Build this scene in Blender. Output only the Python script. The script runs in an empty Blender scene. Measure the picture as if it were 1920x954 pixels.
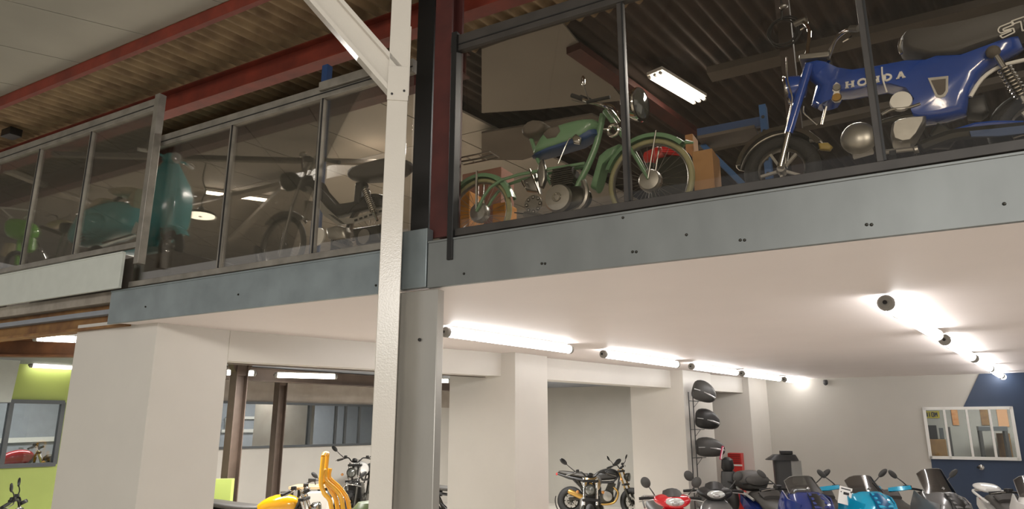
import bpy, bmesh, math, random
from mathutils import Vector, Matrix
random.seed(7)
SC = bpy.context.scene
COL = SC.collection
PI = math.pi

# ------------------------------------------------------------------ camera
FPX, PITCH, CAMZ = 1300.0, math.radians(13.7), 1.6
cam_d = bpy.data.cameras.new('camera')
cam_d.sensor_fit = 'HORIZONTAL'
cam_d.sensor_width = 36.0
cam_d.lens = 36.0 * FPX / 1920.0
cam_d.clip_start = 0.05
cam_d.clip_end = 200
cam = bpy.data.objects.new('camera', cam_d)
COL.objects.link(cam)
cam.location = (0, 0, CAMZ)
cam.rotation_euler = (math.radians(90) + PITCH, 0, 0)
SC.camera = cam

# ------------------------------------------------------------------ world, exposure
SC.view_settings.view_transform = 'Standard'
SC.view_settings.look = 'None'
SC.view_settings.exposure = 0.0
SC.view_settings.gamma = 1.0
SC.view_settings.use_curve_mapping = False
SC.cycles.use_denoising = True
SC.cycles.max_bounces = 8
SC.cycles.diffuse_bounces = 4
SC.cycles.transparent_max_bounces = 24
SC.cycles.sample_clamp_indirect = 4.0
wd = bpy.data.worlds.new('world')
SC.world = wd
wd.use_nodes = True
wd.node_tree.nodes['Background'].inputs[0].default_value = (1.0, 0.965, 0.92, 1)
wd.node_tree.nodes['Background'].inputs[1].default_value = 0.58

TUBE_E, UP_E = 17.0, 30.0          # strength of the lit tubes below / above
HALL_FILL_W = 760.0                    # unseen fill lights added behind the camera

def area(name, loc, size, power, rot=(0, 0, 0), color=(1, 0.97, 0.93)):
    l = bpy.data.lights.new(name, 'AREA')
    l.shape = 'RECTANGLE'
    l.size, l.size_y = size
    l.energy = power
    l.color = color
    o = bpy.data.objects.new(name, l)
    o.location = loc
    o.rotation_euler = rot
    COL.objects.link(o)
    return o

# ------------------------------------------------------------------ frames: A along the mezzanine edge, B along the pillars, N square to A
O3 = Vector((-0.739, 6.217, 0)); A3 = Vector((0.8745, -0.485, 0)); B3 = Vector((0.6225, 0.7826, 0)); N3 = Vector((0.485, 0.8745, 0))
ANG_A = math.atan2(A3.y, A3.x)
ANG_B = math.atan2(B3.y, B3.x)
FW = Vector((0, math.cos(PITCH), math.sin(PITCH))); UPV = Vector((0, -math.sin(PITCH), math.cos(PITCH))); CAMV = Vector((0, 0, CAMZ))

def W(a, b, z): return O3 + A3 * a + B3 * b + Vector((0, 0, z))
def G(a, n, z): return O3 + A3 * a + N3 * n + Vector((0, 0, z))
def ray(px, py): return FW + Vector(((px - 960) / FPX, 0, 0)) + UPV * ((477 - py) / FPX)
def atz(px, py, z):
    d = ray(px, py); return CAMV + d * ((z - CAMZ) / d.z)
def aty(px, py, y):
    d = ray(px, py); return CAMV + d * (y / d.y)
def onv(px, py, p, t):
    d = ray(px, py); n = Vector((-t.y, t.x, 0)); return CAMV + d * (n.dot(Vector((p.x, p.y, 0)) - CAMV) / n.dot(d))
def onn(px, py, n): return onv(px, py, O3 + N3 * n, A3)      # on the upright plane n metres behind the glass
def onb(px, py, b): return onv(px, py, O3 + B3 * b, A3)
def ona(px, py, a): return onv(px, py, O3 + A3 * a, B3)
def an(p):
    v = p - O3; return v.dot(A3), v.dot(N3), p.z

# ------------------------------------------------------------------ materials
def lin(c):
    if isinstance(c, str):
        c = [int(c[i:i + 2], 16) / 255 for i in (0, 2, 4)]
    return tuple(x / 12.92 if x <= 0.04045 else ((x + 0.055) / 1.055) ** 2.4 for x in c)
MATS = {}
def mat(name, col, rough=0.5, metal=0.0, var=0.0, scale=6.0, bump=0.0, bscale=60.0, coat=0.0, col2=None, stretch=None, spec=0.5):
    m = bpy.data.materials.new(name); m.use_nodes = True
    nt = m.node_tree; b = nt.nodes['Principled BSDF']
    c = lin(col)
    b.inputs['Base Color'].default_value = (*c, 1)
    b.inputs['Roughness'].default_value = rough
    b.inputs['Metallic'].default_value = metal
    b.inputs['Coat Weight'].default_value = coat
    b.inputs['Coat Roughness'].default_value = 0.06
    b.inputs['Specular IOR Level'].default_value = spec
    tc = nt.nodes.new('ShaderNodeTexCoord')
    src = tc.outputs['Object']
    if stretch:
        mp = nt.nodes.new('ShaderNodeMapping'); mp.inputs['Scale'].default_value = stretch
        nt.links.new(src, mp.inputs[0]); src = mp.outputs[0]
    if var or col2:
        n = nt.nodes.new('ShaderNodeTexNoise'); n.inputs['Scale'].default_value = scale; n.inputs['Detail'].default_value = 5
        nt.links.new(src, n.inputs['Vector'])
        r = nt.nodes.new('ShaderNodeValToRGB')
        r.color_ramp.elements[0].position = 0.35; r.color_ramp.elements[1].position = 0.68
        c2 = lin(col2) if col2 else tuple(min(1, x * (1 + var)) for x in c)
        c1 = c if col2 else tuple(x * (1 - var) for x in c)
        r.color_ramp.elements[0].color = (*c1, 1); r.color_ramp.elements[1].color = (*c2, 1)
        nt.links.new(n.outputs[0], r.inputs[0]); nt.links.new(r.outputs[0], b.inputs['Base Color'])
    if bump:
        n2 = nt.nodes.new('ShaderNodeTexNoise'); n2.inputs['Scale'].default_value = bscale; n2.inputs['Detail'].default_value = 3
        nt.links.new(src, n2.inputs['Vector'])
        bp = nt.nodes.new('ShaderNodeBump'); bp.inputs['Strength'].default_value = bump; bp.inputs['Distance'].default_value = 0.01
        nt.links.new(n2.outputs[0], bp.inputs['Height']); nt.links.new(bp.outputs[0], b.inputs['Normal'])
    MATS[name] = m
    return m
def emit(name, col, s):
    m = bpy.data.materials.new(name); m.use_nodes = True; nt = m.node_tree
    nt.nodes.clear(); o = nt.nodes.new('ShaderNodeOutputMaterial'); e = nt.nodes.new('ShaderNodeEmission')
    e.inputs[0].default_value = (*lin(col), 1); e.inputs[1].default_value = s
    nt.links.new(e.outputs[0], o.inputs[0]); MATS[name] = m; return m
def glass(name, tint, refl=0.12, blend=0.35):
    m = bpy.data.materials.new(name); m.use_nodes = True; nt = m.node_tree
    nt.nodes.clear(); o = nt.nodes.new('ShaderNodeOutputMaterial')
    t = nt.nodes.new('ShaderNodeBsdfTransparent'); t.inputs[0].default_value = (*lin(tint), 1)
    g = nt.nodes.new('ShaderNodeBsdfGlossy'); g.inputs['Roughness'].default_value = 0.0
    f = nt.nodes.new('ShaderNodeLayerWeight'); f.inputs[0].default_value = blend
    mr = nt.nodes.new('ShaderNodeMath'); mr.operation = 'MULTIPLY_ADD'; mr.inputs[1].default_value = 0.8; mr.inputs[2].default_value = refl * 0.4
    x = nt.nodes.new('ShaderNodeMixShader')
    nt.links.new(f.outputs['Fresnel'], mr.inputs[0]); nt.links.new(mr.outputs[0], x.inputs[0])
    nt.links.new(t.outputs[0], x.inputs[1]); nt.links.new(g.outputs[0], x.inputs[2]); nt.links.new(x.outputs[0], o.inputs[0])
    MATS[name] = m; return m

white_wall = mat('white_wall_paint', 'ccc7be', 0.38, var=0.02, scale=1.5)
back_wall = mat('pale_grey_wall', 'b9b5ac', 0.45, var=0.02, scale=1.5)  # one even tone, greyer than the pillar walls
alcove_wall = mat('grey_alcove_paint', 'a9a59c', 0.45, var=0.02, scale=1.5)
white_ceil = mat('white_ceiling_paint', 'e8dfdb', 0.55, var=0.015, scale=1.0)
floor_m = mat('pale_tile_floor', 'e2dbd0', 0.35, var=0.05, scale=3)
post_white = mat('white_gloss_steel_paint', 'cfc9be', 0.22, var=0.02, scale=3, bump=0.12, bscale=70)
galv = mat('galvanised_sheet', '777a78', 0.44, 0.45, var=0.10, scale=2.2, stretch=(1, 1, 0.5))
galv_col = mat('galvanised_column_sheet', 'a9a69f', 0.33, 0.55, var=0.08, scale=2.5, stretch=(1, 1, 0.4))
galv_dark = mat('galvanised_sheet_dull', '8d9698', 0.42, 0.7, var=0.12, scale=2.5)
board_white = mat('white_fascia_board', 'bcc0b8', 0.5, var=0.03)
rail_m = mat('brushed_steel_rail', '8a857c', 0.42, 0.55, var=0.18, scale=5, stretch=(1, 1, 1))
rail_shaded = mat('shaded_steel_rail', '3a3632', 0.5, 0.2, var=0.15, scale=5)  # same rail steel, toned darker for the dimmer light on the right railing
black_gap = mat('black_gasket', '0d0c0b', 0.5)
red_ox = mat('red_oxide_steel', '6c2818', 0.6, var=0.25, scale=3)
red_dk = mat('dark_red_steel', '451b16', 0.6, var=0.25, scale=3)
rust = mat('rusty_steel', '6e4a2c', 0.7, col2='96703f', scale=3)
rust_dk = mat('rusty_steel_dark', '5c3a22', 0.7, col2='7a4f2e', scale=4)
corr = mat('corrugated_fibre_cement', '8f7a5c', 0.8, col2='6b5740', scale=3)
corr_dk = mat('dark_corrugated_sheet', '3d2f28', 0.8, col2='2b211d', scale=3)  # dark brown, deeper in tone than the front strip
hall_panel = mat('grey_insulation_panel', '98958a', 0.6, var=0.05, scale=1.2)
tan_panel = mat('tan_panel_finish', 'a69f95', 0.6, col2='958f86', scale=0.6)
grey_reflection = mat('grey_ceiling_reflection', '777168', 0.65, var=0.06, scale=0.8)
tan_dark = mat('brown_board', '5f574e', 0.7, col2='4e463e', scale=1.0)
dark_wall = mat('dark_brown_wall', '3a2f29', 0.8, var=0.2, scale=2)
deck_m = mat('timber_deck', '8f877c', 0.7, var=0.15)
green_paint = mat('lime_green_paint', 'a4b35e', 0.5, var=0.03, scale=2)
navy_paint = mat('navy_wall_paint', '2a3a52', 0.5, var=0.05, scale=2)
brown_steel = mat('brown_grey_steel', '5d4f45', 0.5, 0.2, var=0.12, scale=4)
tan_band = mat('beige_plywood_band', 'b6aca0', 0.6, col2='a3978a', scale=1.4)
alu_dark = mat('grey_window_frame', '55585a', 0.4, 0.4)
pane_far = mat('bluish_office_wall', '9ba0a8', 0.5, var=0.05)
room_grey = mat('office_partition', '84888f', 0.6, var=0.05)
white_plastic = mat('white_plastic', 'e4e2dc', 0.35)
grey_plastic = mat('grey_plastic', '8c8a84', 0.45)
black_rub = mat('black_rubber', '1c1b1a', 0.75, bump=0.3, bscale=90)
black_pl = mat('black_plastic', '222120', 0.42, spec=0.4)
charcoal = mat('charcoal_plastic', '3b3a38', 0.48)
seat_m = mat('charcoal_vinyl', '3e3b37', 0.55, bump=0.15, bscale=140)
dk_metal = mat('dark_metal', '37352f', 0.4, 0.7)
chrome = mat('chrome', 'c9c6c0', 0.12, 1.0)
alu = mat('cast_aluminium', 'a8a59e', 0.35, 0.85, var=0.08, scale=12)
steel_m = mat('satin_steel', '8d8a84', 0.3, 0.9)
moped_green = mat('vintage_green_paint', '648766', 0.32, var=0.05, coat=0.4)
tyre_cream = mat('cream_tyre_wall', '8d8a66', 0.6)
dax_blue = mat('deep_blue_gloss', '0b3f98', 0.18, coat=0.8, var=0.05)
turq = mat('turquoise_gloss', '66b6ba', 0.22, coat=0.6)
beige = mat('beige_vinyl', 'b3a78c', 0.5)
lt_green = mat('leaf_green_gloss', '86c75c', 0.3, coat=0.4)
red_gloss = mat('red_gloss', 'c3141f', 0.15, coat=0.8)
red_flat = mat('red_plastic', 'b8221c', 0.4)
grey_gloss = mat('graphite_gloss', '6c6c6c', 0.2, 0.3, coat=0.7)
navy_gloss = mat('navy_gloss', '1d2f72', 0.15, coat=0.8)
cyan_gloss = mat('cyan_gloss', '0b9cc4', 0.15, 0.1, coat=0.8)
cyan_deep = mat('deep_cyan_plastic', '07507c', 0.3)
white_gloss = mat('white_gloss', 'e6e4df', 0.18, coat=0.6)
silver_gl = mat('silver_gloss', 'a7a6a4', 0.22, 0.5, coat=0.5)
yellow_gl = mat('amber_yellow_gloss', 'd99a0c', 0.18, coat=0.7)
yellow_tb = mat('yellow_tube_paint', 'dfa21c', 0.3, coat=0.4)
gold_m = mat('gold_bronze_metal', '9b7a3f', 0.35, 0.8)
amber = mat('amber_lens', 'c98a4a', 0.2)
lens = mat('clear_headlamp_lens', 'cfd3d0', 0.08, 0.3, coat=1.0)
lens_white = mat('milky_headlamp_lens', 'dcdad0', 0.25, coat=0.6)
lens_dk = mat('smoked_lens', '62645f', 0.1, 0.3, coat=1.0)
mirror_m = mat('mirror_glass', 'b0b3b0', 0.05, 1.0)
cardboard = mat('cardboard', 'a57c50', 0.8, var=0.08)
orange_b = mat('orange_carton', 'b9791c', 0.7, var=0.1)
pink_b = mat('pinkish_carton', '8a6254', 0.8, var=0.1)
blue_rack = mat('blue_rack_paint', '27588f', 0.4)
blue_dull = mat('dull_blue_steel', '24406b', 0.5)
wood_m = mat('pale_plywood', 'b49a76', 0.6, var=0.08, stretch=(1, 8, 8))
paper = mat('white_paper', 'ecebe6', 0.7)
ink = mat('dark_ink', '2a2a2c', 0.7)
yel_sign = mat('yellow_sign', 'b0a01c', 0.5)
poster_o = mat('orange_poster', 'c07a3c', 0.6, col2='d9a878', scale=9)
poster_b = mat('brown_poster', '7d5a3c', 0.6, col2='a08050', scale=7)
peach = mat('peach_wall', 'd8a67c', 0.6, var=0.05)
room_wall = mat('workshop_wall', 'a3a199', 0.6)
shelf_wood = mat('brown_boxes', '8c6a3c', 0.7, col2='6f5230', scale=4)
magenta = mat('magenta_tag', 'b02050', 0.5)
tube_lit = emit('lit_tube', 'fffcfa', TUBE_E)
tube_lit_far = emit('lit_tube_far', 'fff9ee', 12.0)
tube_up = emit('lit_tube_upper', 'fff3e2', UP_E)
disc_lit = emit('lit_disc', 'fff2d8', 6.0)
glass_m = glass('railing_glass', 'f4f1ec', 0.08, 0.25)
glass_r = glass('railing_glass_clear', 'f4f1ec', 0.05, 0.2)
glass_w = glass('window_glass', 'd9dcdc', 0.08, 0.2)
shield_dk = glass('smoked_windscreen', '8f8c85', 0.3, 0.3)
shield_lt = glass('clear_windscreen', 'b9bcba', 0.25, 0.3)

# ------------------------------------------------------------------ mesh helpers
class MB:
    def __init__(s): s.bm = bmesh.new()
    def face(s, pts):
        vs = [s.bm.verts.new(Vector(p)) for p in pts]
        return s.bm.faces.new(vs)
    def loft(s, rings, caps=True, close=True):
        R = [[s.bm.verts.new(Vector(p)) for p in r] for r in rings]
        n = len(R[0])
        for i in range(len(R) - 1):
            for j in range(n if close else n - 1):
                k = (j + 1) % n
                try: s.bm.faces.new((R[i][j], R[i][k], R[i + 1][k], R[i + 1][j]))
                except ValueError: pass
        if caps and close:
            s.bm.faces.new(R[0][::-1]); s.bm.faces.new(R[-1])
        return s
    def prism(s, pts, vec):
        v = Vector(vec); a = [Vector(p) - v * 0.5 for p in pts]; b = [Vector(p) + v * 0.5 for p in pts]
        return s.loft([a, b])
    def box(s, c, size, rz=0.0, rot=None):
        c = Vector(c); h = Vector(size) * 0.5
        M = rot if rot is not None else Matrix.Rotation(rz, 3, 'Z')
        def P(x, y, z): return c + M @ Vector((x * h.x, y * h.y, z * h.z))
        return s.loft([[P(-1, -1, -1), P(1, -1, -1), P(1, 1, -1), P(-1, 1, -1)], [P(-1, -1, 1), P(1, -1, 1), P(1, 1, 1), P(-1, 1, 1)]])
    def beam(s, p, q, w, h, up=(0, 0, 1)):
        p, q = Vector(p), Vector(q); d = (q - p).normalized(); sd = d.cross(Vector(up)).normalized(); u = sd.cross(d)
        r = [sd * (-w / 2) - u * (h / 2), sd * (w / 2) - u * (h / 2), sd * (w / 2) + u * (h / 2), sd * (-w / 2) + u * (h / 2)]
        return s.loft([[p + x for x in r], [q + x for x in r]])
    def ibeam(s, p, q, w, h, t=0.02, up=(0, 0, 1)):
        u = Vector(up); d = (Vector(q) - Vector(p)).normalized(); sd = d.cross(u).normalized(); u = sd.cross(d)
        p, q = Vector(p), Vector(q)
        s.beam(p + u * (h / 2 - t / 2), q + u * (h / 2 - t / 2), w, t, u)
        s.beam(p - u * (h / 2 - t / 2), q - u * (h / 2 - t / 2), w, t, u)
        return s.beam(p, q, t, h - 2 * t, u)
    def tube(s, pts, r, seg=8, smooth=0):
        pts = [Vector(p) for p in pts]
        if smooth and len(pts) > 2:
            out = []
            for i in range(len(pts) - 1):
                p0 = pts[max(i - 1, 0)]; p1 = pts[i]; p2 = pts[i + 1]; p3 = pts[min(i + 2, len(pts) - 1)]
                for k in range(smooth):
                    t = k / smooth
                    out.append(0.5 * ((2 * p1) + (p2 - p0) * t + (2 * p0 - 5 * p1 + 4 * p2 - p3) * t * t + (3 * p1 - p0 - 3 * p2 + p3) * t ** 3))
            out.append(pts[-1]); pts = out
        n = len(pts)
        rr = r if isinstance(r, (list, tuple)) else [r] * n
        if len(rr) != n: rr = [rr[0] + (rr[-1] - rr[0]) * i / (n - 1) for i in range(n)]
        t0 = (pts[1] - pts[0]).normalized()
        ref = Vector((0, 0, 1)) if abs(t0.z) < 0.9 else Vector((1, 0, 0))
        u = t0.cross(ref).normalized(); rings = []
        for i in range(n):
            t = (pts[min(i + 1, n - 1)] - pts[max(i - 1, 0)]).normalized()
            u = (u - t * u.dot(t)); u = u.normalized() if u.length > 1e-6 else t.orthogonal().normalized()
            v = t.cross(u)
            rings.append([pts[i] + (u * math.cos(2 * PI * j / seg) + v * math.sin(2 * PI * j / seg)) * rr[i] for j in range(seg)])
        return s.loft(rings)
    def lathe(s, prof, o, axis, seg=20):
        o = Vector(o); ax = Vector(axis).normalized(); u = ax.orthogonal().normalized(); v = ax.cross(u)
        rings = [[o + ax * h + (u * math.cos(2 * PI * j / seg) + v * math.sin(2 * PI * j / seg)) * max(r, 1e-4) for j in range(seg)] for r, h in prof]
        return s.loft(rings)
    def torus(s, o, axis, R, r, seg=40, ms=8, a0=0.0, a1=2 * PI, ry=None, u=None):
        o = Vector(o); ax = Vector(axis).normalized()
        u = Vector(u) if u is not None else ax.orthogonal(); u = (u - ax * u.dot(ax)).normalized(); v = ax.cross(u); ry = ry or r
        full = abs(a1 - a0 - 2 * PI) < 1e-6
        rings = []
        for i in range(seg + (0 if full else 1)):
            t = a0 + (a1 - a0) * i / seg; d = u * math.cos(t) + v * math.sin(t)
            rings.append([o + d * (R + r * math.cos(2 * PI * j / ms)) + ax * (ry * math.sin(2 * PI * j / ms)) for j in range(ms)])
        if full: rings.append(rings[0])
        return s.loft(rings, caps=not full)
    def ell(s, c, rad, rot=None, seg=16, rings=10, z0=-1.0, z1=1.0):
        c = Vector(c); M = rot if rot is not None else Matrix.Identity(3); L = []
        a0, a1 = math.asin(z0), math.asin(z1)
        for i in range(rings + 1):
            t = a0 + (a1 - a0) * i / rings
            cr = max(math.cos(t), 0.004)
            L.append([c + M @ Vector((rad[0] * cr * math.cos(2 * PI * j / seg), rad[1] * cr * math.sin(2 * PI * j / seg), rad[2] * math.sin(t))) for j in range(seg)])
        return s.loft(L)
    def sheet(s, grid, th=0.006):
        # grid of points -> thin solid sheet
        n = len(grid[0]); g = [[Vector(p) for p in r] for r in grid]
        nrm = []
        for i in range(len(g)):
            row = []
            for j in range(n):
                du = g[min(i + 1, len(g) - 1)][j] - g[max(i - 1, 0)][j]; dv = g[i][min(j + 1, n - 1)] - g[i][max(j - 1, 0)]
                row.append(du.cross(dv).normalized())
            nrm.append(row)
        rings = [[g[i][j] + nrm[i][j] * th / 2 for j in range(n)] + [g[i][j] - nrm[i][j] * th / 2 for j in reversed(range(n))] for i in range(len(g))]
        return s.loft(rings)
    def build(s, name, m, parent=None, smooth=True, bevel=0.0, label=None, angle=40, sub=0):
        bmesh.ops.remove_doubles(s.bm, verts=s.bm.verts, dist=1e-5)
        bmesh.ops.recalc_face_normals(s.bm, faces=s.bm.faces)
        me = bpy.data.meshes.new(name)
        off = Vector((0, 0, 0))
        if parent is None:
            xs = [v.co.x for v in s.bm.verts]; ys = [v.co.y for v in s.bm.verts]; zs = [v.co.z for v in s.bm.verts]
            off = Vector(((min(xs) + max(xs)) / 2, (min(ys) + max(ys)) / 2, min(zs)))
            bmesh.ops.translate(s.bm, verts=s.bm.verts, vec=-off)
        s.bm.to_mesh(me); s.bm.free()
        me.materials.append(m if not isinstance(m, str) else MATS[m])
        if smooth:
            for p in me.polygons: p.use_smooth = True
            me.set_sharp_from_angle(angle=math.radians(angle))
        o = bpy.data.objects.new(name, me); COL.objects.link(o)
        if parent is not None: o.parent = parent
        else: o.location = off
        if bevel:
            b = o.modifiers.new('bevel', 'BEVEL'); b.width = bevel; b.segments = 2; b.limit_method = 'ANGLE'; b.angle_limit = math.radians(35)
        if sub:
            b = o.modifiers.new('sub', 'SUBSURF'); b.levels = sub; b.render_levels = sub
        if label: o['label'] = label
        return o

def tag(o, label, cat, group=None):
    o['label'] = label; o['category'] = cat
    if group: o['group'] = group
    return o
def thing(name, label, cat, loc=(0, 0, 0), rz=0.0, group=None, scale=1.0):
    o = bpy.data.objects.new(name, None); COL.objects.link(o)
    o.location = loc; o.rotation_euler = (0, 0, rz); o.scale = (scale,) * 3
    o.empty_display_size = 0.1
    return tag(o, label, cat, group)
def struct(name, mb, m, **k):
    o = mb.build(name, m, **k)
    if not k.get('parent'): o['kind'] = 'structure'
    return o
def foot(pts, z0, z1):
    mb = MB(); mb.loft([[(p[0], p[1], z0) for p in pts], [(p[0], p[1], z1) for p in pts]]); return mb
def Wp(*ab): return [W(a, b, 0) for a, b in ab]
def rx(cx, cz, ry, rz, e=2.4, n=16, x=0.0, flat=1.0):
    # ring in the y-z plane at x (superellipse); flat squeezes its lower half
    out = []
    for j in range(n):
        t = 2 * PI * j / n; c, s_ = math.cos(t), math.sin(t)
        y = math.copysign(abs(c) ** (2 / e), c) * ry; z = math.copysign(abs(s_) ** (2 / e), s_) * rz
        if z < 0: z *= flat
        out.append((cx, y, cz + z))
    return out
def rzr(cx, z, rxx, ry, e=2.4, n=18, tilt=0.0):
    out = []
    for j in range(n):
        t = 2 * PI * j / n; c, s_ = math.cos(t), math.sin(t)
        x = math.copysign(abs(c) ** (2 / e), c) * rxx; y = math.copysign(abs(s_) ** (2 / e), s_) * ry
        out.append((cx + x, y, z + tilt * x))
    return out
# ================================================================== SETTING
Z_C, Z_D, ZF = 2.8, 3.24, -1.3     # lower ceiling, mezzanine deck, showroom floor
FA = -15.0               # far wall of the annex
struct('floor', foot([(-34, -16), (24, -16), (24, 40), (-34, 40)], ZF - 0.1, ZF), floor_m)
# lower ceiling = underside of the mezzanine, white over the showroom
struct('ceiling', foot([G(-4.72, 0.02, 0), G(9.5, 0.02, 0), W(9.5, 16.2, 0), W(-2.6, 16.2, 0), W(-3.6, 4.5, 0), W(-4.35, 1.0, 0)], Z_C, Z_C + 0.06), white_ceil)
struct('floor_mezzanine', foot([G(-16, 0.06, 0), G(9.5, 0.06, 0), W(9.5, 16.2, 0), W(-12, 16.2, 0)], Z_C + 0.3, Z_D), deck_m)
struct('ceiling_annex', foot([W(-4.3, 1.2, 0), W(-3.2, 6, 0), W(-2.6, 16.2, 0), W(-2.6, 22, 0), W(FA - 0.1, 22, 0), W(FA - 0.1, 0.1, 0), W(-4.5, 0.1, 0)], Z_C + 0.16, Z_C + 0.22), room_grey)
# pillars
struct('wall_pillar_left', foot(Wp((-5.95, 0.2), (-4.25, 0.2), (-4.25, 1.15), (-5.95, 1.15)), ZF, Z_C + 0.08), white_wall)
struct('wall_pillar_middle', foot(Wp((-4.43, 5.6), (-3.08, 5.6), (-3.08, 6.55), (-4.43, 6.55)), ZF, Z_C), white_wall)
struct('wall_pillar_right', foot(Wp((-3.84, 11.1), (-2.57, 11.1), (-2.57, 12.7), (-3.84, 12.7)), ZF, Z_C), white_wall)
struct('wall_pillar_back', foot(Wp((-3.6, 14.6), (-2.34, 14.6), (-2.34, 16.0), (-3.6, 16.0)), ZF, Z_C), white_wall)
# lintels
struct('trim_1', foot(Wp((-4.24, 1.15), (-3.36, 5.6), (-3.75, 5.6), (-4.7, 1.15)), 2.40, Z_C), white_wall)
struct('trim_2', foot(Wp((-3.28, 6.55), (-2.86, 11.1), (-3.25, 11.1), (-3.7, 6.55)), 2.40, Z_C), white_wall)
struct('trim_3', foot(Wp((-2.76, 12.7), (-2.5, 14.6), (-2.9, 14.6), (-3.2, 12.7)), 2.40, Z_C), white_wall)
# alcove and side wall behind the pillars
struct('wall_alcove', foot(Wp((FA, 20.0), (-3.84, 20.0), (-3.84, 20.2), (FA, 20.2)), ZF, Z_C + 0.16), alcove_wall)
struct('wall_bay', foot(Wp((-4.0, 12.7), (-3.8, 12.7), (-3.6, 20.0), (-3.8, 20.0)), ZF, Z_C), white_wall)

# back wall with its window opening (b = 16)
win = [onb(1730, 762, 16.0), onb(1894, 764, 16.0), onb(1914, 866, 16.0), onb(1748, 858, 16.0)]
wz0 = 0.75; wz1 = 2.0
wa = [(-2.34, 1.43, ZF, Z_C), (3.25, 9.5, ZF, Z_C), (1.43, 3.25, ZF, wz0), (1.43, 3.25, wz1, Z_C)]
mb = MB()
for a0, a1, z0, z1 in wa:
    mb.loft([[W(a0, 16, z0), W(a1, 16, z0), W(a1, 16.2, z0), W(a0, 16.2, z0)], [W(a0, 16, z1), W(a1, 16, z1), W(a1, 16.2, z1), W(a0, 16.2, z1)]])
struct('wall_back', mb, back_wall)
# navy paint field, a thin skin on the wall
def bw(px, py, b=15.985): 
    p = onb(px, py, b); return p
mb = MB()
nv = N3 * 0.01
pt = [bw(1838, 712), bw(1808, 760), bw(1808, 760), bw(1838, 712)]
def skin(poly): mb.prism(poly, nv)
L0 = an(bw(1808, 760)); 
zt = Z_C - 0.002
aR = 9.4
skin([W(3.25, 15.98, wz1), W(aR, 15.98, wz1), W(aR, 15.98, zt), W(2.72, 15.98, zt), W(2.28, 15.98, wz1)])
skin([W(3.25, 15.98, wz0), W(aR, 15.98, wz0), W(aR, 15.98, wz1), W(3.25, 15.98, wz1)])
skin([W(1.43, 15.98, ZF + 0.01), W(aR, 15.98, ZF + 0.01), W(aR, 15.98, wz0), W(1.43, 15.98, wz0)])
struct('wall_paint', mb, navy_paint)
# window frame (four panes)
mb = MB(); fa = [1.43, 1.86, 2.33, 2.80, 3.25]
lean = 0.0
for z in (wz0 + 0.03, wz1 - 0.03):
    mb.beam(W(1.41, 15.97, z), W(3.27, 15.97, z), 0.1, 0.07)
for i, a in enumerate(fa):
    mb.beam(W(a, 15.97, wz0), W(a, 15.97, wz1), 0.05 if 0 < i < 4 else 0.07, 0.1, up=N3)
wf = struct('window_1', mb, white_plastic)
mb = MB(); mb.loft([[W(1.43, 15.99, wz0), W(3.25, 15.99, wz0), W(3.25, 16.0, wz0), W(1.43, 16.0, wz0)], [W(1.43, 15.99, wz1), W(3.25, 15.99, wz1), W(3.25, 16.0, wz1), W(1.43, 16.0, wz1)]])
pn = mb.build('window_pane', glass_w); pn['kind'] = 'structure'
# the room beyond the window
mb = MB()
mb.loft([[W(0.2, 19.5, ZF), W(6, 19.5, ZF), W(6, 19.7, ZF), W(0.2, 19.7, ZF)], [W(0.2, 19.5, 2.8), W(6, 19.5, 2.8), W(6, 19.7, 2.8), W(0.2, 19.7, 2.8)]])
mb.loft([[W(6, 16.2, ZF), W(6.2, 16.2, ZF), W(6.2, 19.7, ZF), W(6, 19.7, ZF)], [W(6, 16.2, 2.8), W(6.2, 16.2, 2.8), W(6.2, 19.7, 2.8), W(6, 19.7, 2.8)]])
struct('wall_workshop', mb, room_wall)
struct('ceiling_workshop', foot(Wp((0.2, 16.2), (6.2, 16.2), (6.2, 19.7), (0.2, 19.7)), 2.8, 2.86), white_ceil)

# far wall of the annex on the left: green near, then white with a window band
def fw_(px, py, da=0.0):
    p = ona(px, py, FA + da); d = (Vector((p.x, p.y, 0)) - O3 - A3 * (FA + da)); return d.dot(B3), p.z
def fwall(name, b0, b1, z0, z1, m, a=FA, t=0.15):
    return struct(name, foot(Wp((a, b0), (a, b1), (a - t, b1), (a - t, b0)), z0, z1), m)
bg = 6.4                                    # where green ends, hidden by the left pillar
g0, g1 = fw_(50, 872)[1], fw_(60, 753)[1]   # green window sill and head
h0, h1 = fw_(550, 836)[1], fw_(550, 757)[1] # band window sill and head
bj = fw_(112, 800)[0]
ZU = Z_C + 0.16
fwall('wall_green_lower', -4.0, bg, ZF, g0, green_paint)
fwall('wall_green_upper', -4.0, bg, g1, ZU, green_paint)
fwall('wall_green_jamb', bj, bg, g0, g1, green_paint)
fwall('wall_far_lower', bg, 20.0, ZF, h0, white_wall)
fwall('wall_far_upper', bg, 20.0, h1, ZU, tan_band)
fwall('wall_far_end', 17.5, 20.0, h0, h1, white_wall)
mb = MB()
for z in (h0, h1): mb.beam(W(FA + 0.02, bg, z), W(FA + 0.02, 17.5, z), 0.12, 0.07)
for px in (517, 528, 578, 628, 646, 672): mb.beam(W(FA + 0.02, fw_(px, 795)[0], h0), W(FA + 0.02, fw_(px, 795)[0], h1), 0.05 if px > 600 else 0.09, 0.1, up=N3)
struct('window_2', mb, alu_dark)
mb = MB(); mb.prism([W(FA, bg, h0), W(FA, 17.5, h0), W(FA, 17.5, h1), W(FA, bg, h1)], A3 * 0.01)
o = mb.build('window_band_pane', glass_w); o['kind'] = 'structure'
mb = MB()
for z in (g0, g1): mb.beam(W(FA + 0.03, -4, z), W(FA + 0.03, bj, z), 0.12, 0.09)
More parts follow.
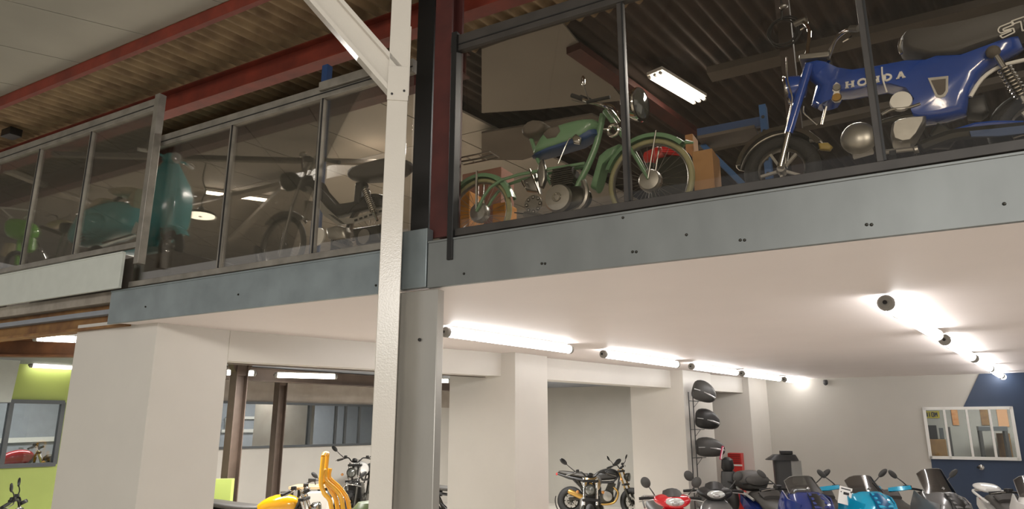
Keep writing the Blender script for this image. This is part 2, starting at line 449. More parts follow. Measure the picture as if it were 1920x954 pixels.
for px in (12, 110): mb.beam(W(FA + 0.03, fw_(px, 800)[0], g0), W(FA + 0.03, fw_(px, 800)[0], g1), 0.09, 0.1, up=N3)
struct('window_3', mb, alu_dark)
mb = MB(); mb.prism([W(FA, -4, g0), W(FA, bj, g0), W(FA, bj, g1), W(FA, -4, g1)], A3 * 0.01)
o = mb.build('window_green_pane', glass_w); o['kind'] = 'structure'
# rooms behind those windows
FO = FA - 4.0
fwall('wall_office_back', -6, 22, ZF, 2.96, pane_far, a=FO)
bp = fw_(592, 795)[0]
fwall('wall_office_partition', bp, bp + 0.15, ZF, 2.9, tan_band, a=FA - 0.25, t=2.6)
def fo(px, py): return ona(px, py, FO + 0.06)
p = fo(566, 800); mb = MB(); mb.beam(Vector((p.x, p.y, ZF)), Vector((p.x, p.y, fo(566, 765).z)), 0.9, 0.06, up=A3)
struct('door_1', mb, white_plastic)
mb = MB()
for px in (425, 482): mb.beam(fo(px, 783), fo(px, 808), 0.1, 0.06, up=A3)
for py in (783, 808): mb.beam(fo(425, py), fo(482, py), 0.06, 0.09)
struct('window_4', mb, white_plastic)
mb = MB(); mb.beam(fo(415, 808), fo(520, 806), 0.06, 0.1)
struct('trim_4', mb, white_plastic)
mb = MB(); mb.beam(fo(0, 826), fo(120, 822), 0.06, 0.13)
struct('trim_5', mb, white_plastic)
struct('ceiling_office', foot(Wp((FA - 0.16, -6), (FO, -6), (FO, 22), (FA - 0.16, 22)), 2.96, 3.02), room_grey)
# low green partition by the first brown column
q0, q1 = aty(402, 898, 15.0), aty(424, 898, 15.0)
struct('wall_green_partition', foot([Vector((q0.x, 15.0, 0)), Vector((q1.x + 0.1, 15.05, 0)), Vector((q1.x + 0.1, 15.2, 0)), Vector((q0.x, 15.15, 0))], ZF, q0.z), green_paint)

# ------------------------------------------------------------------ roof
ZR = 6.6
def corrug(name, a0, a1, b0, b1, z, m, wl=0.2, amp=0.04):
    n = int((a1 - a0) / wl * 8); mb = MB(); pts = []
    r0 = []; r1 = []
    for i in range(n + 1):
        a = a0 + (a1 - a0) * i / n; h = amp * math.sin(2 * PI * (a - a0) / wl)
        r0.append(W(a, b0, z + h)); r1.append(W(a, b1, z + h))
    v0 = [mb.bm.verts.new(p) for p in r0]; v1 = [mb.bm.verts.new(p) for p in r1]
    for i in range(n): mb.bm.faces.new((v0[i], v0[i + 1], v1[i + 1], v1[i]))
    o = mb.build(name, m, angle=80); o['kind'] = 'structure'; return o
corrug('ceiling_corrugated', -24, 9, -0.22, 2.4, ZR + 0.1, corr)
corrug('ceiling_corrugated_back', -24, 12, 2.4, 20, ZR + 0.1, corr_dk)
# grey insulation panels over the hall, laid in strips
s0 = atz(20, 0, ZR); s1 = atz(260, 60, ZR); dirs = (s1 - s0).normalized(); dirs.z = 0
acr = Vector((-dirs.y, dirs.x, 0))
def clip(poly, p, n):
    out = []
    for i in range(len(poly)):
        a, b = poly[i], poly[(i + 1) % len(poly)]; da, db = (a - p).dot(n), (b - p).dot(n)
        if da >= 0: out.append(a)
        if da * db < 0: out.append(a + (b - a) * (da / (da - db)))
    return out
hall = [W(-20, -0.25, 0), W(7, -0.25, 0), W(7, -9, 0), W(-20, -9, 0)]
s2 = atz(0, 82, ZR); dsp = abs((s2 - s0).dot(acr))
k = 0
mb = MB()
for i in range(-14, 16):
    p0 = Vector((s0.x, s0.y, 0)) + acr * (i * dsp + 0.008); p1 = Vector((s0.x, s0.y, 0)) + acr * ((i + 1) * dsp - 0.008)
    pl = clip(clip(hall, p0, acr), p1, -acr)
    if len(pl) > 2: mb.loft([[Vector((p.x, p.y, ZR - 0.02)) for p in pl], [Vector((p.x, p.y, ZR + 0.02)) for p in pl]])
struct('ceiling_hall', mb, hall_panel, smooth=False)
struct('ceiling_hall_backing', foot(hall, ZR + 0.1, ZR + 0.14), black_gap)
# added tan panels standing in for the hall ceiling reflected in the railing glass
def slab(name, pxs, z, m, t=0.03):
    mb = MB(); P = [atz(x, y, z) for x, y in pxs]
    mb.loft([P, [p + Vector((0, 0, t)) for p in P]]); return struct(name, mb, m, smooth=False)
mb = MB()
aa = -22.0; i = 0
while aa < -2.6:
    a1 = min(aa + 1.55, -2.6)
    bb = 1.95
    while bb < 15:
        mb.loft([Wp((aa + .012, bb), (a1 - .012, bb), (a1 - .012, bb + 2.37), (aa + .012, bb + 2.37))])if False else None
        q4 = Wp((aa + .012, bb), (a1 - .012, bb), (a1 - .012, bb + 2.376), (aa + .012, bb + 2.376))
        mb.loft([[Vector((p.x, p.y, 6.46)) for p in q4], [Vector((p.x, p.y, 6.5)) for p in q4]])
        bb += 2.4
    aa += 1.55
struct('ceiling_reflection_left', mb, tan_panel, smooth=False)
slab('ceiling_reflection_right', [(903, 92), (1052, 40), (1170, 188), (1000, 206), (903, 212)], 6.45, grey_reflection)  # grey ceiling reflection in the right glass, built as a panel
slab('ceiling_reflection_low', [(903, 250), (1110, 215), (1125, 222), (1122, 258), (980, 300), (903, 300)], 6.3, tan_dark)  # reflection of post and columns in the glass, built as a panel
# back wall of the mezzanine
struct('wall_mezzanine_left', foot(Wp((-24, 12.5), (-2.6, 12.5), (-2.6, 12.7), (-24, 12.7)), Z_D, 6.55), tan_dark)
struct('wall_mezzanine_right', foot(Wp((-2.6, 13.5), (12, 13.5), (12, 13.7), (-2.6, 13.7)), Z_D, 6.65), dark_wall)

# red roof steel: each beam a thing of its own
def roof_beam(lbl, p, q, w, h, m, kind='ibeam', name='roof_beam'):
    mb = MB(); (mb.ibeam if kind == 'ibeam' else mb.beam)(p, q, w, h)
    return tag(mb.build(name, m, smooth=False), lbl, 'beam')
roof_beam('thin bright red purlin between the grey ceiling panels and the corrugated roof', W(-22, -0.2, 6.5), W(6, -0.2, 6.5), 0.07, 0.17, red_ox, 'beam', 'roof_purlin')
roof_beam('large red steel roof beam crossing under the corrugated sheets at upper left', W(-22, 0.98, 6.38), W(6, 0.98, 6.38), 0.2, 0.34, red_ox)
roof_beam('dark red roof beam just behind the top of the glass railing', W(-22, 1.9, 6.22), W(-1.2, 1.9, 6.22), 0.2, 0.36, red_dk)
# braces and struts over the mezzanine
for lbl, p, q, z, w, m in [
    ('pale roof brace rising behind the far left railing panes', (14, 320), (172, 382), 6.2, 0.16, tan_panel),
    ('pale roof strut behind the middle railing above the round lamp', (290, 402), (545, 343), 6.2, 0.2, tan_panel),
    ('slanting pale strut left of the dark moped front wheel', (432, 450), (534, 352), 6.1, 0.16, tan_panel),
    ('wide pale strut behind the left railing near the light green moped', (0, 384), (250, 312), 6.25, 0.2, tan_panel),
    ('long level dark brown tie behind left and middle railing', (98, 289), (722, 305), 6.1, 0.1, tan_dark)]:
    mb = MB(); mb.beam(atz(*p, z), atz(*q, z), w, 0.08); tag(mb.build('roof_strut', m, smooth=False), lbl, 'beam')
for lbl, p, q, z, w, m in [
    ('upper brown purlin seen through the right railing above the blue bike', (1330, 140), (1990, -20), 6.45, 0.3, tan_dark),
    ('lower brown purlin seen through the right railing behind the blue bike', (1260, 292), (1990, 128), 6.3, 0.22, tan_dark),
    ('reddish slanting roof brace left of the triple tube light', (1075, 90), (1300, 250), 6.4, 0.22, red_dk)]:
    mb = MB(); mb.beam(atz(*p, z), atz(*q, z), w, 0.1); tag(mb.build('roof_purlin', m, smooth=False), lbl, 'beam')

# ------------------------------------------------------------------ mezzanine edge: steel, fascia, railings
mb = MB(); mb.ibeam(G(-15, 0.22, 3.0), G(-4.75, 0.22, 3.0), 0.2, 0.42, 0.03)
tag(mb.build('edge_beam', rust, smooth=False), 'rusty steel edge beam under the white fascia board at left', 'beam')
mb = MB(); mb.ibeam(W(-10.4, -0.1, 2.79), W(-5.9, 3.2, 2.79), 0.2, 0.28, 0.03)
tag(mb.build('cross_beam', rust_dk, smooth=False), 'brown steel cross beam behind the left pillar below the edge beam', 'beam')
def fascia(lbl, a0, a1, z0, z1, n, m, bolts, th=0.04):
    r = thing('fascia_panel', lbl, 'panel', G((a0 + a1) / 2, n, z0), ANG_A)
    mb = MB(); mb.box((0, 0, (z1 - z0) / 2), (a1 - a0, th, z1 - z0)); mb.box((0, -th / 2 - 0.004, z1 - z0 - 0.01), (a1 - a0, 0.01, 0.02))
    mb.build('sheet', m, r, bevel=0.003)
    for px, py in bolts:
        x, _, z = an(onn(px, py, n - th / 2)); x -= (a0 + a1) / 2; z -= z0
        mb = MB(); mb.lathe([(0.0, -0.012), (0.008, -0.01), (0.012, 0.0), (0.012, 0.002)], (x, -th / 2, z), (0, 1, 0), 10)
        mb.build('bolt', dk_metal, r)
    return r
fascia('long galvanised fascia panel under the right glass railing', -0.03, 6.5, 2.8, 3.24, 0.0, galv,
       [(870, 513), (1016, 494), (1022, 494), (1186, 472), (1193, 472), (1287, 440), (1168, 408), (1388, 450), (1396, 450), (1625, 421), (1634, 421), (1883, 382)])
fascia('galvanised fascia panel under the middle glass railing', -4.9, -0.4, 2.8, 3.22, 0.0, galv_dark, [(273, 575), (447, 552), (705, 535)])
fascia('white fascia board under the far left glass railing', -15, -4.62, 3.22, 3.68, -0.09, board_white, [])

def railing(lbl, a0, a1, z0, z1, n, posts, m, gm, topw, end_posts=(), post_w=0.05):
    r = thing('glass_railing', lbl, 'railing', G((a0 + a1) / 2, n, z0), ANG_A)
    c = (a0 + a1) / 2; H = z1 - z0; L = a1 - a0
    mb = MB(); mb.box((0, 0, H - topw / 2), (L, 0.07, topw)); mb.build('top_rail', m, r, bevel=0.004)
    mb = MB(); mb.box((0, -0.037, H - topw * 0.62), (L, 0.006, 0.012)); mb.build('rail_groove', black_gap, r)
    mb = MB(); mb.box((0, 0, 0.035), (L, 0.06, 0.07)); mb.build('bottom_rail', m, r, bevel=0.004)
    xs = sorted(a - c for a in posts)
    for x in xs:
        mb = MB(); mb.box((x, 0, (H - topw + 0.07) / 2), (post_w, 0.05, H - topw - 0.07)); f = mb.build('mullion', m, r, bevel=0.003)
        mb = MB(); mb.box((x + post_w * 0.35, -0.03, (H - topw + 0.07) / 2), (0.014, 0.012, H - topw - 0.07)); mb.build('gasket', black_gap, f)
    for x, w, m2 in end_posts:
        mb = MB(); mb.box((x - c, -0.02, H / 2 - 0.1), (w, 0.1, H + 0.25)); mb.build('end_post', m2, r, bevel=0.004)
    ed = [-L / 2] + xs + [L / 2]
    for i in range(len(ed) - 1):
        if ed[i + 1] - ed[i] < 0.1: continue
        mb = MB(); mb.box(((ed[i] + ed[i + 1]) / 2, 0.005, (H - topw + 0.07) / 2), (ed[i + 1] - ed[i] - 0.02, 0.01, H - topw - 0.05)); mb.build('glass_pane', gm, r, smooth=False)
    return r
RN = 0.03
def av(px, py): return an(onn(px, py, RN))[0]
railing('far left glass railing above the white fascia board', -15, -4.27, 3.70, 5.68, -0.09, [av(8, 330), av(76, 392), av(174, 365), av(-60, 400), av(-130, 400)], rail_m, glass_m, 0.17, [(-4.26, 0.09, rail_m)])
railing('middle glass railing between the far left one and the white post', -4.6, -0.3, 3.24, 5.2, RN, [av(424, 372), av(597, 330)], rail_m, glass_m, 0.15)
railing('right glass railing in front of the green moped and the blue bike', 0.16, 6.4, 3.26, 5.30, RN, [av(1171, 190), av(1633, 150), av(2110, 120)], rail_shaded, glass_r, 0.17, [(0.22, 0.06, black_gap)], 0.06)

# white post with knee brace
pr = thing('steel_post', 'tall white steel post with a diagonal knee brace in front of the mezzanine', 'post', (-1.115, 6.21, ZF), math.radians(9))
mb = MB(); mb.box((0, 0, 4.3), (0.195, 0.15, 8.6)); mb.build('shaft', post_white, pr, bevel=0.006)
mb = MB(); mb.ibeam((0.0, 0.0, 4.82 - ZF), (-2.2, 0.0, 7.3 - ZF), 0.15, 0.27, 0.04); mb.build('brace', post_white, pr, smooth=False)
mb = MB(); mb.box((0.0, -0.082, 4.80 - ZF), (0.2, 0.014, 0.36)); mb.box((0.1, 0, 5.05 - ZF), (0.014, 0.17, 0.75)); g = mb.build('gusset_plate', post_white, pr, bevel=0.003)
for x, z in ((-0.055, 4.68), (0.06, 4.72)):
    mb = MB(); mb.lathe([(0, -0.01), (0.011, -0.009), (0.012, 0.0)], (x, -0.089, z - ZF), (0, 1, 0), 10); mb.build('bolt', black_pl, g)
# galvanised cladding of the column behind it
cr = thing('clad_column', 'galvanised sheet clad column standing just behind the white post', 'column', G(-0.13, 0.12, ZF), ANG_A)
mb = MB(); mb.box((0.0, -0.1, (2.78 - ZF) / 2), (0.46, 0.1, 2.78 - ZF)); mb.build('lower_cladding', galv_col, cr, bevel=0.006)
mb = MB(); mb.box((-0.06, -0.1, 3.09 - ZF), (0.3, 0.1, 0.56)); mb.build('upper_cladding', galv_dark, cr, bevel=0.006)
mb = MB(); mb.box((-0.215, -0.16, 1.7 - ZF / 2), (0.03, 0.02, 3.36 - ZF)); mb.build('seam', dk_metal, cr)
mb = MB(); mb.lathe([(0, -0.014), (0.014, -0.01), (0.016, 0.0)], (0.05, -0.16, 2.33 - ZF), (0, 1, 0), 10); mb.build('bolt', black_pl, cr)
# red column above
mb = MB(); mb.ibeam(G(0.0, 0.2, 3.3), G(0.0, 0.2, 7), 0.2, 0.22, 0.03, up=N3)
tag(mb.build('steel_column', red_dk, smooth=False), 'dark red steel column rising between middle and right railing', 'column')
mb = MB(); p = onn(792, 300, 0.34); mb.box((p.x, p.y, 5.1), (0.22, 0.03, 3.7), ANG_A);  # black sheet put in to darken the shaded gap beside the red column
tag(mb.build('gap_shade', black_gap, smooth=False), 'black sheet added as shade in the gap between white post and red column', 'panel')
mb = MB(); p = onn(614, 124, 0.6); mb.box((p.x, p.y, (Z_D + p.z) / 2), (0.09, 0.09, p.z - Z_D), ANG_A)
tag(mb.build('steel_upright', blue_dull, bevel=0.004), 'blue steel upright poking above the middle railing top rail', 'post')
mb = MB(); mb.box(onn(655, 146, -0.03), (0.85, 0.03, 0.1), ANG_A)
tag(mb.build('rail_plate', rail_m, bevel=0.004), 'grey raised plate on the middle railing top rail by the post', 'plate')

# brown steel columns of the annex
for lbl, px, y0, w in [('brown steel column nearer to the left white pillar', 440, 15.9, 0.28), ('thinner looking brown steel column in the annex behind the yellow motorcycle', 521, 20.0, 0.26)]:
    p = aty(px, 800, y0); ztop = 2.9 - ZF
    r = thing('annex_column', lbl, 'column', (p.x, p.y, ZF), ANG_B)
    mb = MB(); mb.ibeam((0, 0, 0), (0, 0, ztop), w, w, 0.02, up=(1, 0, 0)); mb.build('shaft', brown_steel, r, smooth=False)
    mb = MB(); mb.loft([[(-.1, -.1, ztop - .25), (.1, -.1, ztop - .25), (.1, .1, ztop - .25), (-.1, .1, ztop - .25)], [(-.25, -.1, ztop), (.25, -.1, ztop), (.25, .1, ztop), (-.25, .1, ztop)]]); mb.build('haunch', brown_steel, r, smooth=False)
p = ona(425, 706, -11.5); q = ona(700, 722, -11.5)
mb = MB(); mb.ibeam(Vector((p.x, p.y, 2.78)), Vector((q.x, q.y, 2.78)) + B3 * 4, 0.22, 0.32, 0.02)
tag(mb.build('annex_beam', brown_steel, smooth=False), 'brown steel beam under the annex ceiling beyond the columns', 'beam')
mb = MB(); mb.beam(W(-4.62, 1.16, 2.43), W(-3.72, 5.6, 2.43), 0.12, 0.08)
tag(mb.build('lintel_angle', brown_steel, smooth=False), 'thin brown steel angle under the white lintel by the left pillar', 'beam')
mb = MB(); mb.box(W(-3.95, 6.75, (2.45 + ZF) / 2), (0.1, 0.1, 2.45 - ZF), ANG_B)
tag(mb.build('door_post', brown_steel, smooth=False), 'thin dark post beside the middle white pillar at the alcove', 'post')
mb = MB(); mb.prism([ona(-20, 754, FA + 1), ona(19, 754, FA + 1), ona(37, 676, FA + 1), ona(-20, 670, FA + 1)], A3 * 0.06)
tag(mb.build('hanging_board', board_white, smooth=False), 'white hanging board in front of the green wall at far left', 'board')

# ------------------------------------------------------------------ lamps
def tube_lamp(lbl, p, q, r=0.06, m=None, group=None, cat='tube light', glandful=True):
    p, q = Vector(p), Vector(q); d = q - p; L = d.length
    o = thing('tube_light', lbl, cat, (p + q) / 2, math.atan2(d.y, d.x), group)
    mb = MB(); mb.lathe([(r, -L / 2 + 0.05), (r, L / 2 - 0.05)], (0, 0, 0), (1, 0, 0), 16); mb.build('diffuser', m or tube_lit, o)
    for s_ in (-1, 1):
        mb = MB(); x = s_ * L / 2
        mb.lathe([(r * 1.12, x - s_ * 0.06), (r * 1.12, x - s_ * 0.015), (r * 0.9, x), (r * 0.45, x + s_ * 0.002), (r * 0.4, x + s_ * 0.012), (0.002, x + s_ * 0.012)], (0, 0, 0), (1, 0, 0), 16)
        c = mb.build('end_cap', grey_plastic, o)
        mb = MB(); mb.lathe([(r * 0.3, x), (r * 0.3, x + s_ * 0.025), (0.002, x + s_ * 0.03)], (0, 0, 0), (1, 0, 0), 10); mb.build('cable_gland', black_pl, c)
    mb = MB(); mb.box((0, 0, r + 0.012), (L * 0.92, r * 0.5, 0.026)); mb.build('mounting_rail', grey_plastic, o)
    for s_ in (-1, 1):
        mb = MB(); mb.torus((s_ * L * 0.3, 0, 0), (1, 0, 0), r * 1.06, 0.006, 20, 6); mb.build('clip', steel_m, o)
    return o
zt = 2.71
rows1 = [((833, 622), (1048, 657)), ((1122, 664), (1255, 684)), ((1288, 687), (1375, 699)), ((1388, 700), (1460, 710)), ((1470, 711), (1520, 718))]
rows2 = [((1660, 567), (1752, 629)), ((1765, 637), (1820, 669)), ((1822, 672), (1855, 690)), ((1855, 691), (1876, 703)), ((1876, 704), (1893, 714))]
ord1 = ['nearest of left row, beside the galvanised column', 'second of the left row, past the middle pillar', 'third of the left row, before the top cases', 'fourth of the left row, over the top cases', 'smallest of the left row, near back wall']
ord2 = ['nearest and largest of the right row', 'second of the right row with a visible round cap', 'third of the right row', 'fourth of the right row', 'last of right row, by the navy paint']
def straight(rows, z):
    p0 = atz(*rows[0][0], z); p1 = atz(*rows[-1][1], z); d = Vector((p1.x - p0.x, p1.y - p0.y, 0)).normalized()
    out = []
    for a, b in rows:
        A_, B_ = atz(*a, z), atz(*b, z); out.append((p0 + d * (A_ - p0).dot(d), p0 + d * (B_ - p0).dot(d)))
    return out
for (p, q), t in zip(straight(rows1, zt), ord1): tube_lamp('lit tube light under white ceiling, ' + t, p, q, 0.06, None, 'tube lights of the left ceiling row')
for (p, q), t in zip(straight(rows2, zt), ord2): tube_lamp('lit tube light under white ceiling, ' + t, p, q, 0.068, None, 'tube lights of the right ceiling row')
tube_lamp('lit tube light below the rusty edge beam left of the white pillar', atz(62, 633, 2.88), atz(160, 637, 2.88), 0.05, tube_lit_far)
tube_lamp('lit tube light on the green wall left of the white pillar', ona(55, 686, FA + 0.2), ona(150, 688, FA + 0.2), 0.05, tube_lit_far)
tube_lamp('lit tube light in the annex between the two brown columns', atz(515, 703, 2.75), atz(632, 706, 2.75), 0.06, tube_lit_far)
tube_lamp('lit tube light in the annex partly behind the nearer brown column', atz(420, 698, 2.75), atz(480, 700, 2.75), 0.06, tube_lit_far)
o = tube_lamp('short lit tube light end visible right of the galvanised column', aty(780, 713, 18.5), aty(844, 714, 18.8), 0.05, tube_lit_far)
mb = MB()
for x in (-0.25, 0.25): mb.box((x, 0, 0.13), (0.02, 0.02, 0.2))
mb.build('hanger', grey_plastic, o)
# triple tube over the mezzanine
p, q = atz(1227, 140, 6.4), atz(1312, 190, 6.4); d = q - p
r = thing('batten_light', 'lit triple tube batten hanging above the green moped behind glass', 'tube light', (p + q) / 2, math.atan2(d.y, d.x))
L = d.length
mb = MB(); mb.box((0, 0, 0.06), (L, 0.26, 0.05)); mb.build('housing', white_plastic, r, bevel=0.005)
for y in (-0.09, 0, 0.09):
    mb = MB(); mb.lathe([(0.022, -L / 2 + 0.03), (0.022, L / 2 - 0.03)], (0, y, 0), (1, 0, 0), 10); t = mb.build('tube', tube_up, r)
    mb = MB()
    for s_ in (-1, 1): mb.lathe([(0.024, s_ * L / 2), (0.024, s_ * (L / 2 - 0.035))], (0, y, 0), (1, 0, 0), 10)
    mb.build('socket', white_plastic, t)
p, q = atz(382, 360, 6.35), atz(520, 378, 6.35); d = q - p; L = d.length
r = thing('batten_light', 'single lit tube batten seen through the middle railing above the round lamp', 'tube light', (p + q) / 2, math.atan2(d.y, d.x))
mb = MB(); mb.box((0, 0, 0.05), (L, 0.07, 0.045)); mb.build('housing', white_plastic, r, bevel=0.005)
mb = MB(); mb.lathe([(0.035, -L / 2 + 0.03), (0.035, L / 2 - 0.03)], (0, 0, 0), (1, 0, 0), 10); t = mb.build('tube', tube_up, r)
mb = MB()
for s_ in (-1, 1): mb.lathe([(0.036, s_ * L / 2), (0.036, s_ * (L / 2 - 0.035))], (0, 0, 0), (1, 0, 0), 10)
mb.build('socket', white_plastic, t)
p = atz(375, 405, 5.4)
r = thing('pendant_lamp', 'round lit disc lamp hanging on a cable behind the middle railing', 'lamp', p)
mb = MB(); mb.lathe([(0.26, 0.0), (0.26, 0.012)], (0, 0, 0), (0, 0, 1), 32); mb.build('diffuser', disc_lit, r)
mb = MB(); mb.lathe([(0.28, 0.0), (0.285, 0.015), (0.25, 0.05), (0.06, 0.09), (0.05, 0.16), (0.002, 0.17)], (0, 0, 0.013), (0, 0, 1), 32); mb.build('shade', dk_metal, r)
mb = MB(); mb.lathe([(0.035, -0.008), (0.03, -0.012), (0.002, -0.014)], (0, 0, 0), (0, 0, 1), 12); mb.build('centre_boss', dk_metal, r)
mb = MB(); mb.tube([(0, 0, 0.15), (0.01, 0, 0.35), (0.05, 0.02, 0.5), (-0.03, 0, 0.75), (0.0, 0.0, 1.05)], 0.012, 6, smooth=4); mb.build('cable', black_pl, r)
mb = MB(); p = onn(22, 250, 0.55); mb.box(p, (0.3, 0.2, 0.14), ANG_A); tag(mb.build('junction_box', black_pl, bevel=0.01), 'black box on the red roof beam at the far left edge', 'box')
# unseen fill lights added behind the camera to brighten the mezzanine front
area('hall_fill', (-5.0, -11.0, 5.6), (5, 1.2), HALL_FILL_W, (math.radians(62), 0, math.radians(10)))
area('hall_fill', (3.0, -11.0, 5.6), (5, 1.2), HALL_FILL_W, (math.radians(62), 0, 0))
area('workshop_lamp', W(3.0, 17.6, 2.7), (2.0, 0.5), 160, (0, 0, ANG_A))
area('office_fill', W(FA - 2, 4.0, 2.9), (5.0, 0.8), 260, (0, 0, ANG_B))  # unseen fill lights added to brighten the rooms behind the annex windows
area('office_fill', W(FA - 2, 13.0, 2.9), (5.0, 0.8), 320, (0, 0, ANG_B))
area('annex_fill', W(-8.5, 6.0, 2.72), (6.0, 0.3), 600, (0, 0, ANG_B))  # fill lights added under the annex ceiling, besides the visible tubes
area('annex_fill', W(-8.5, 13.5, 2.72), (4.0, 0.3), 650, (0, 0, ANG_B))
# small things on ceiling and wall
r = thing('security_camera', 'small dark camera in the ceiling corner beyond the left tube row', 'camera', onb(1548, 719, 15.9))
mb = MB(); mb.lathe([(0.05, 0.1), (0.06, 0.06), (0.06, 0.0), (0.03, -0.04), (0.002, -0.05)], (0, 0, 0), (0, 0, 1), 14); mb.build('housing', charcoal, r)
mb = MB(); mb.ell((0, -0.05, -0.01), (0.03, 0.02, 0.03)); mb.build('lens', black_pl, r)
r = thing('chrome_fitting', 'small chrome fitting on the navy wall under the workshop window', 'fitting', onb(1840, 876, 15.95), ANG_A)
mb = MB(); mb.lathe([(0.07, 0.0), (0.06, 0.02), (0.03, 0.03), (0.03, 0.09), (0.045, 0.1), (0.04, 0.13), (0.002, 0.14)], (0, 0.03, 0), (0, -1, 0), 16); mb.build('body', chrome, r)
mb = MB(); mb.ell((-0.05, -0.06, 0), (0.05, 0.03, 0.03)); mb.build('tip', black_pl, r)
# ================================================================== VEHICLES OF THE SHOWROOM (local x forward, y left, z up)
def wheel(name, root, c, R, r, rim_m, tyre_m=None, spokes=0, w=None, disc=True, seg=36, ax=(0, 1, 0)):
    ax = Vector(ax).normalized(); c = Vector(c); w = w or r
    mb = MB(); mb.torus(c, ax, R - r, r, seg, 10, ry=w); t = mb.build(name, tyre_m or black_rub, root)
    mb = MB(); mb.torus(c, ax, R - 2 * r + 0.004, 0.012, seg, 8, ry=w * 0.75)
    mb.lathe([(0.03, -w), (0.04, -w * .5), (0.04, w * .5), (0.03, w)], c, ax, 14)
    u = ax.orthogonal().normalized(); v = ax.cross(u)
    if spokes >= 16:
        for i in range(spokes):
            t0 = 2 * PI * i / spokes; sd = 1 if i % 2 else -1
            d0 = u * math.cos(t0 + 0.25 * sd) + v * math.sin(t0 + 0.25 * sd); d1 = u * math.cos(t0) + v * math.sin(t0)
            mb.tube([c + d0 * 0.035 + ax * (w * 0.7 * sd), c + d1 * (R - 2 * r + 0.004)], 0.0022, 4)
    else:
        for i in range(spokes or 5):
            t0 = 2 * PI * i / (spokes or 5); d1 = u * math.cos(t0) + v * math.sin(t0)
            mb.beam(c + d1 * 0.03, c + d1 * (R - 2 * r + 0.004), 0.02, 0.03, up=ax)
    mb.build('rim', rim_m, t)
    if disc:
        for s_ in (-1, 1):
            mb = MB(); mb.torus(c + ax * (s_ * (w + 0.012)), ax, 0.1, 0.018, 24, 4, ry=0.002); mb.build('brake_disc', steel_m, t)
    return t

def mirror(root, base, head, face=(-1, 0, 0), rad=(0.014, 0.062, 0.045), m=None, shape=2.0):
    b, h = Vector(base), Vector(head)
    mb = MB(); mid = b * 0.5 + h * 0.5 + Vector((0.02, 0, 0.0)); mb.tube([b, mid, h], [0.008, 0.006, 0.006], 6, smooth=4)
    st = mb.build('mirror', m or black_pl, root)
    dx = (h - b).normalized(); f = Vector(face); f = (f - dx * f.dot(dx)).normalized(); sd = f.cross(dx).normalized()
    rot = Matrix((f, sd, dx)).transposed()
    mb = MB(); mb.ell(h + dx * rad[2] * 0.9, (rad[0], rad[1] * 0.75, rad[2] * 1.3), rot, 16, 10); mb.build('mirror_shell', m or black_pl, st)
    mb = MB(); mb.ell(h + dx * rad[2] * 0.9 + f * rad[0] * 0.55, (rad[0] * 0.6, rad[1] * 0.62, rad[2] * 1.1), rot, 16, 8); mb.build('mirror_glass', mirror_m, st)
    return st

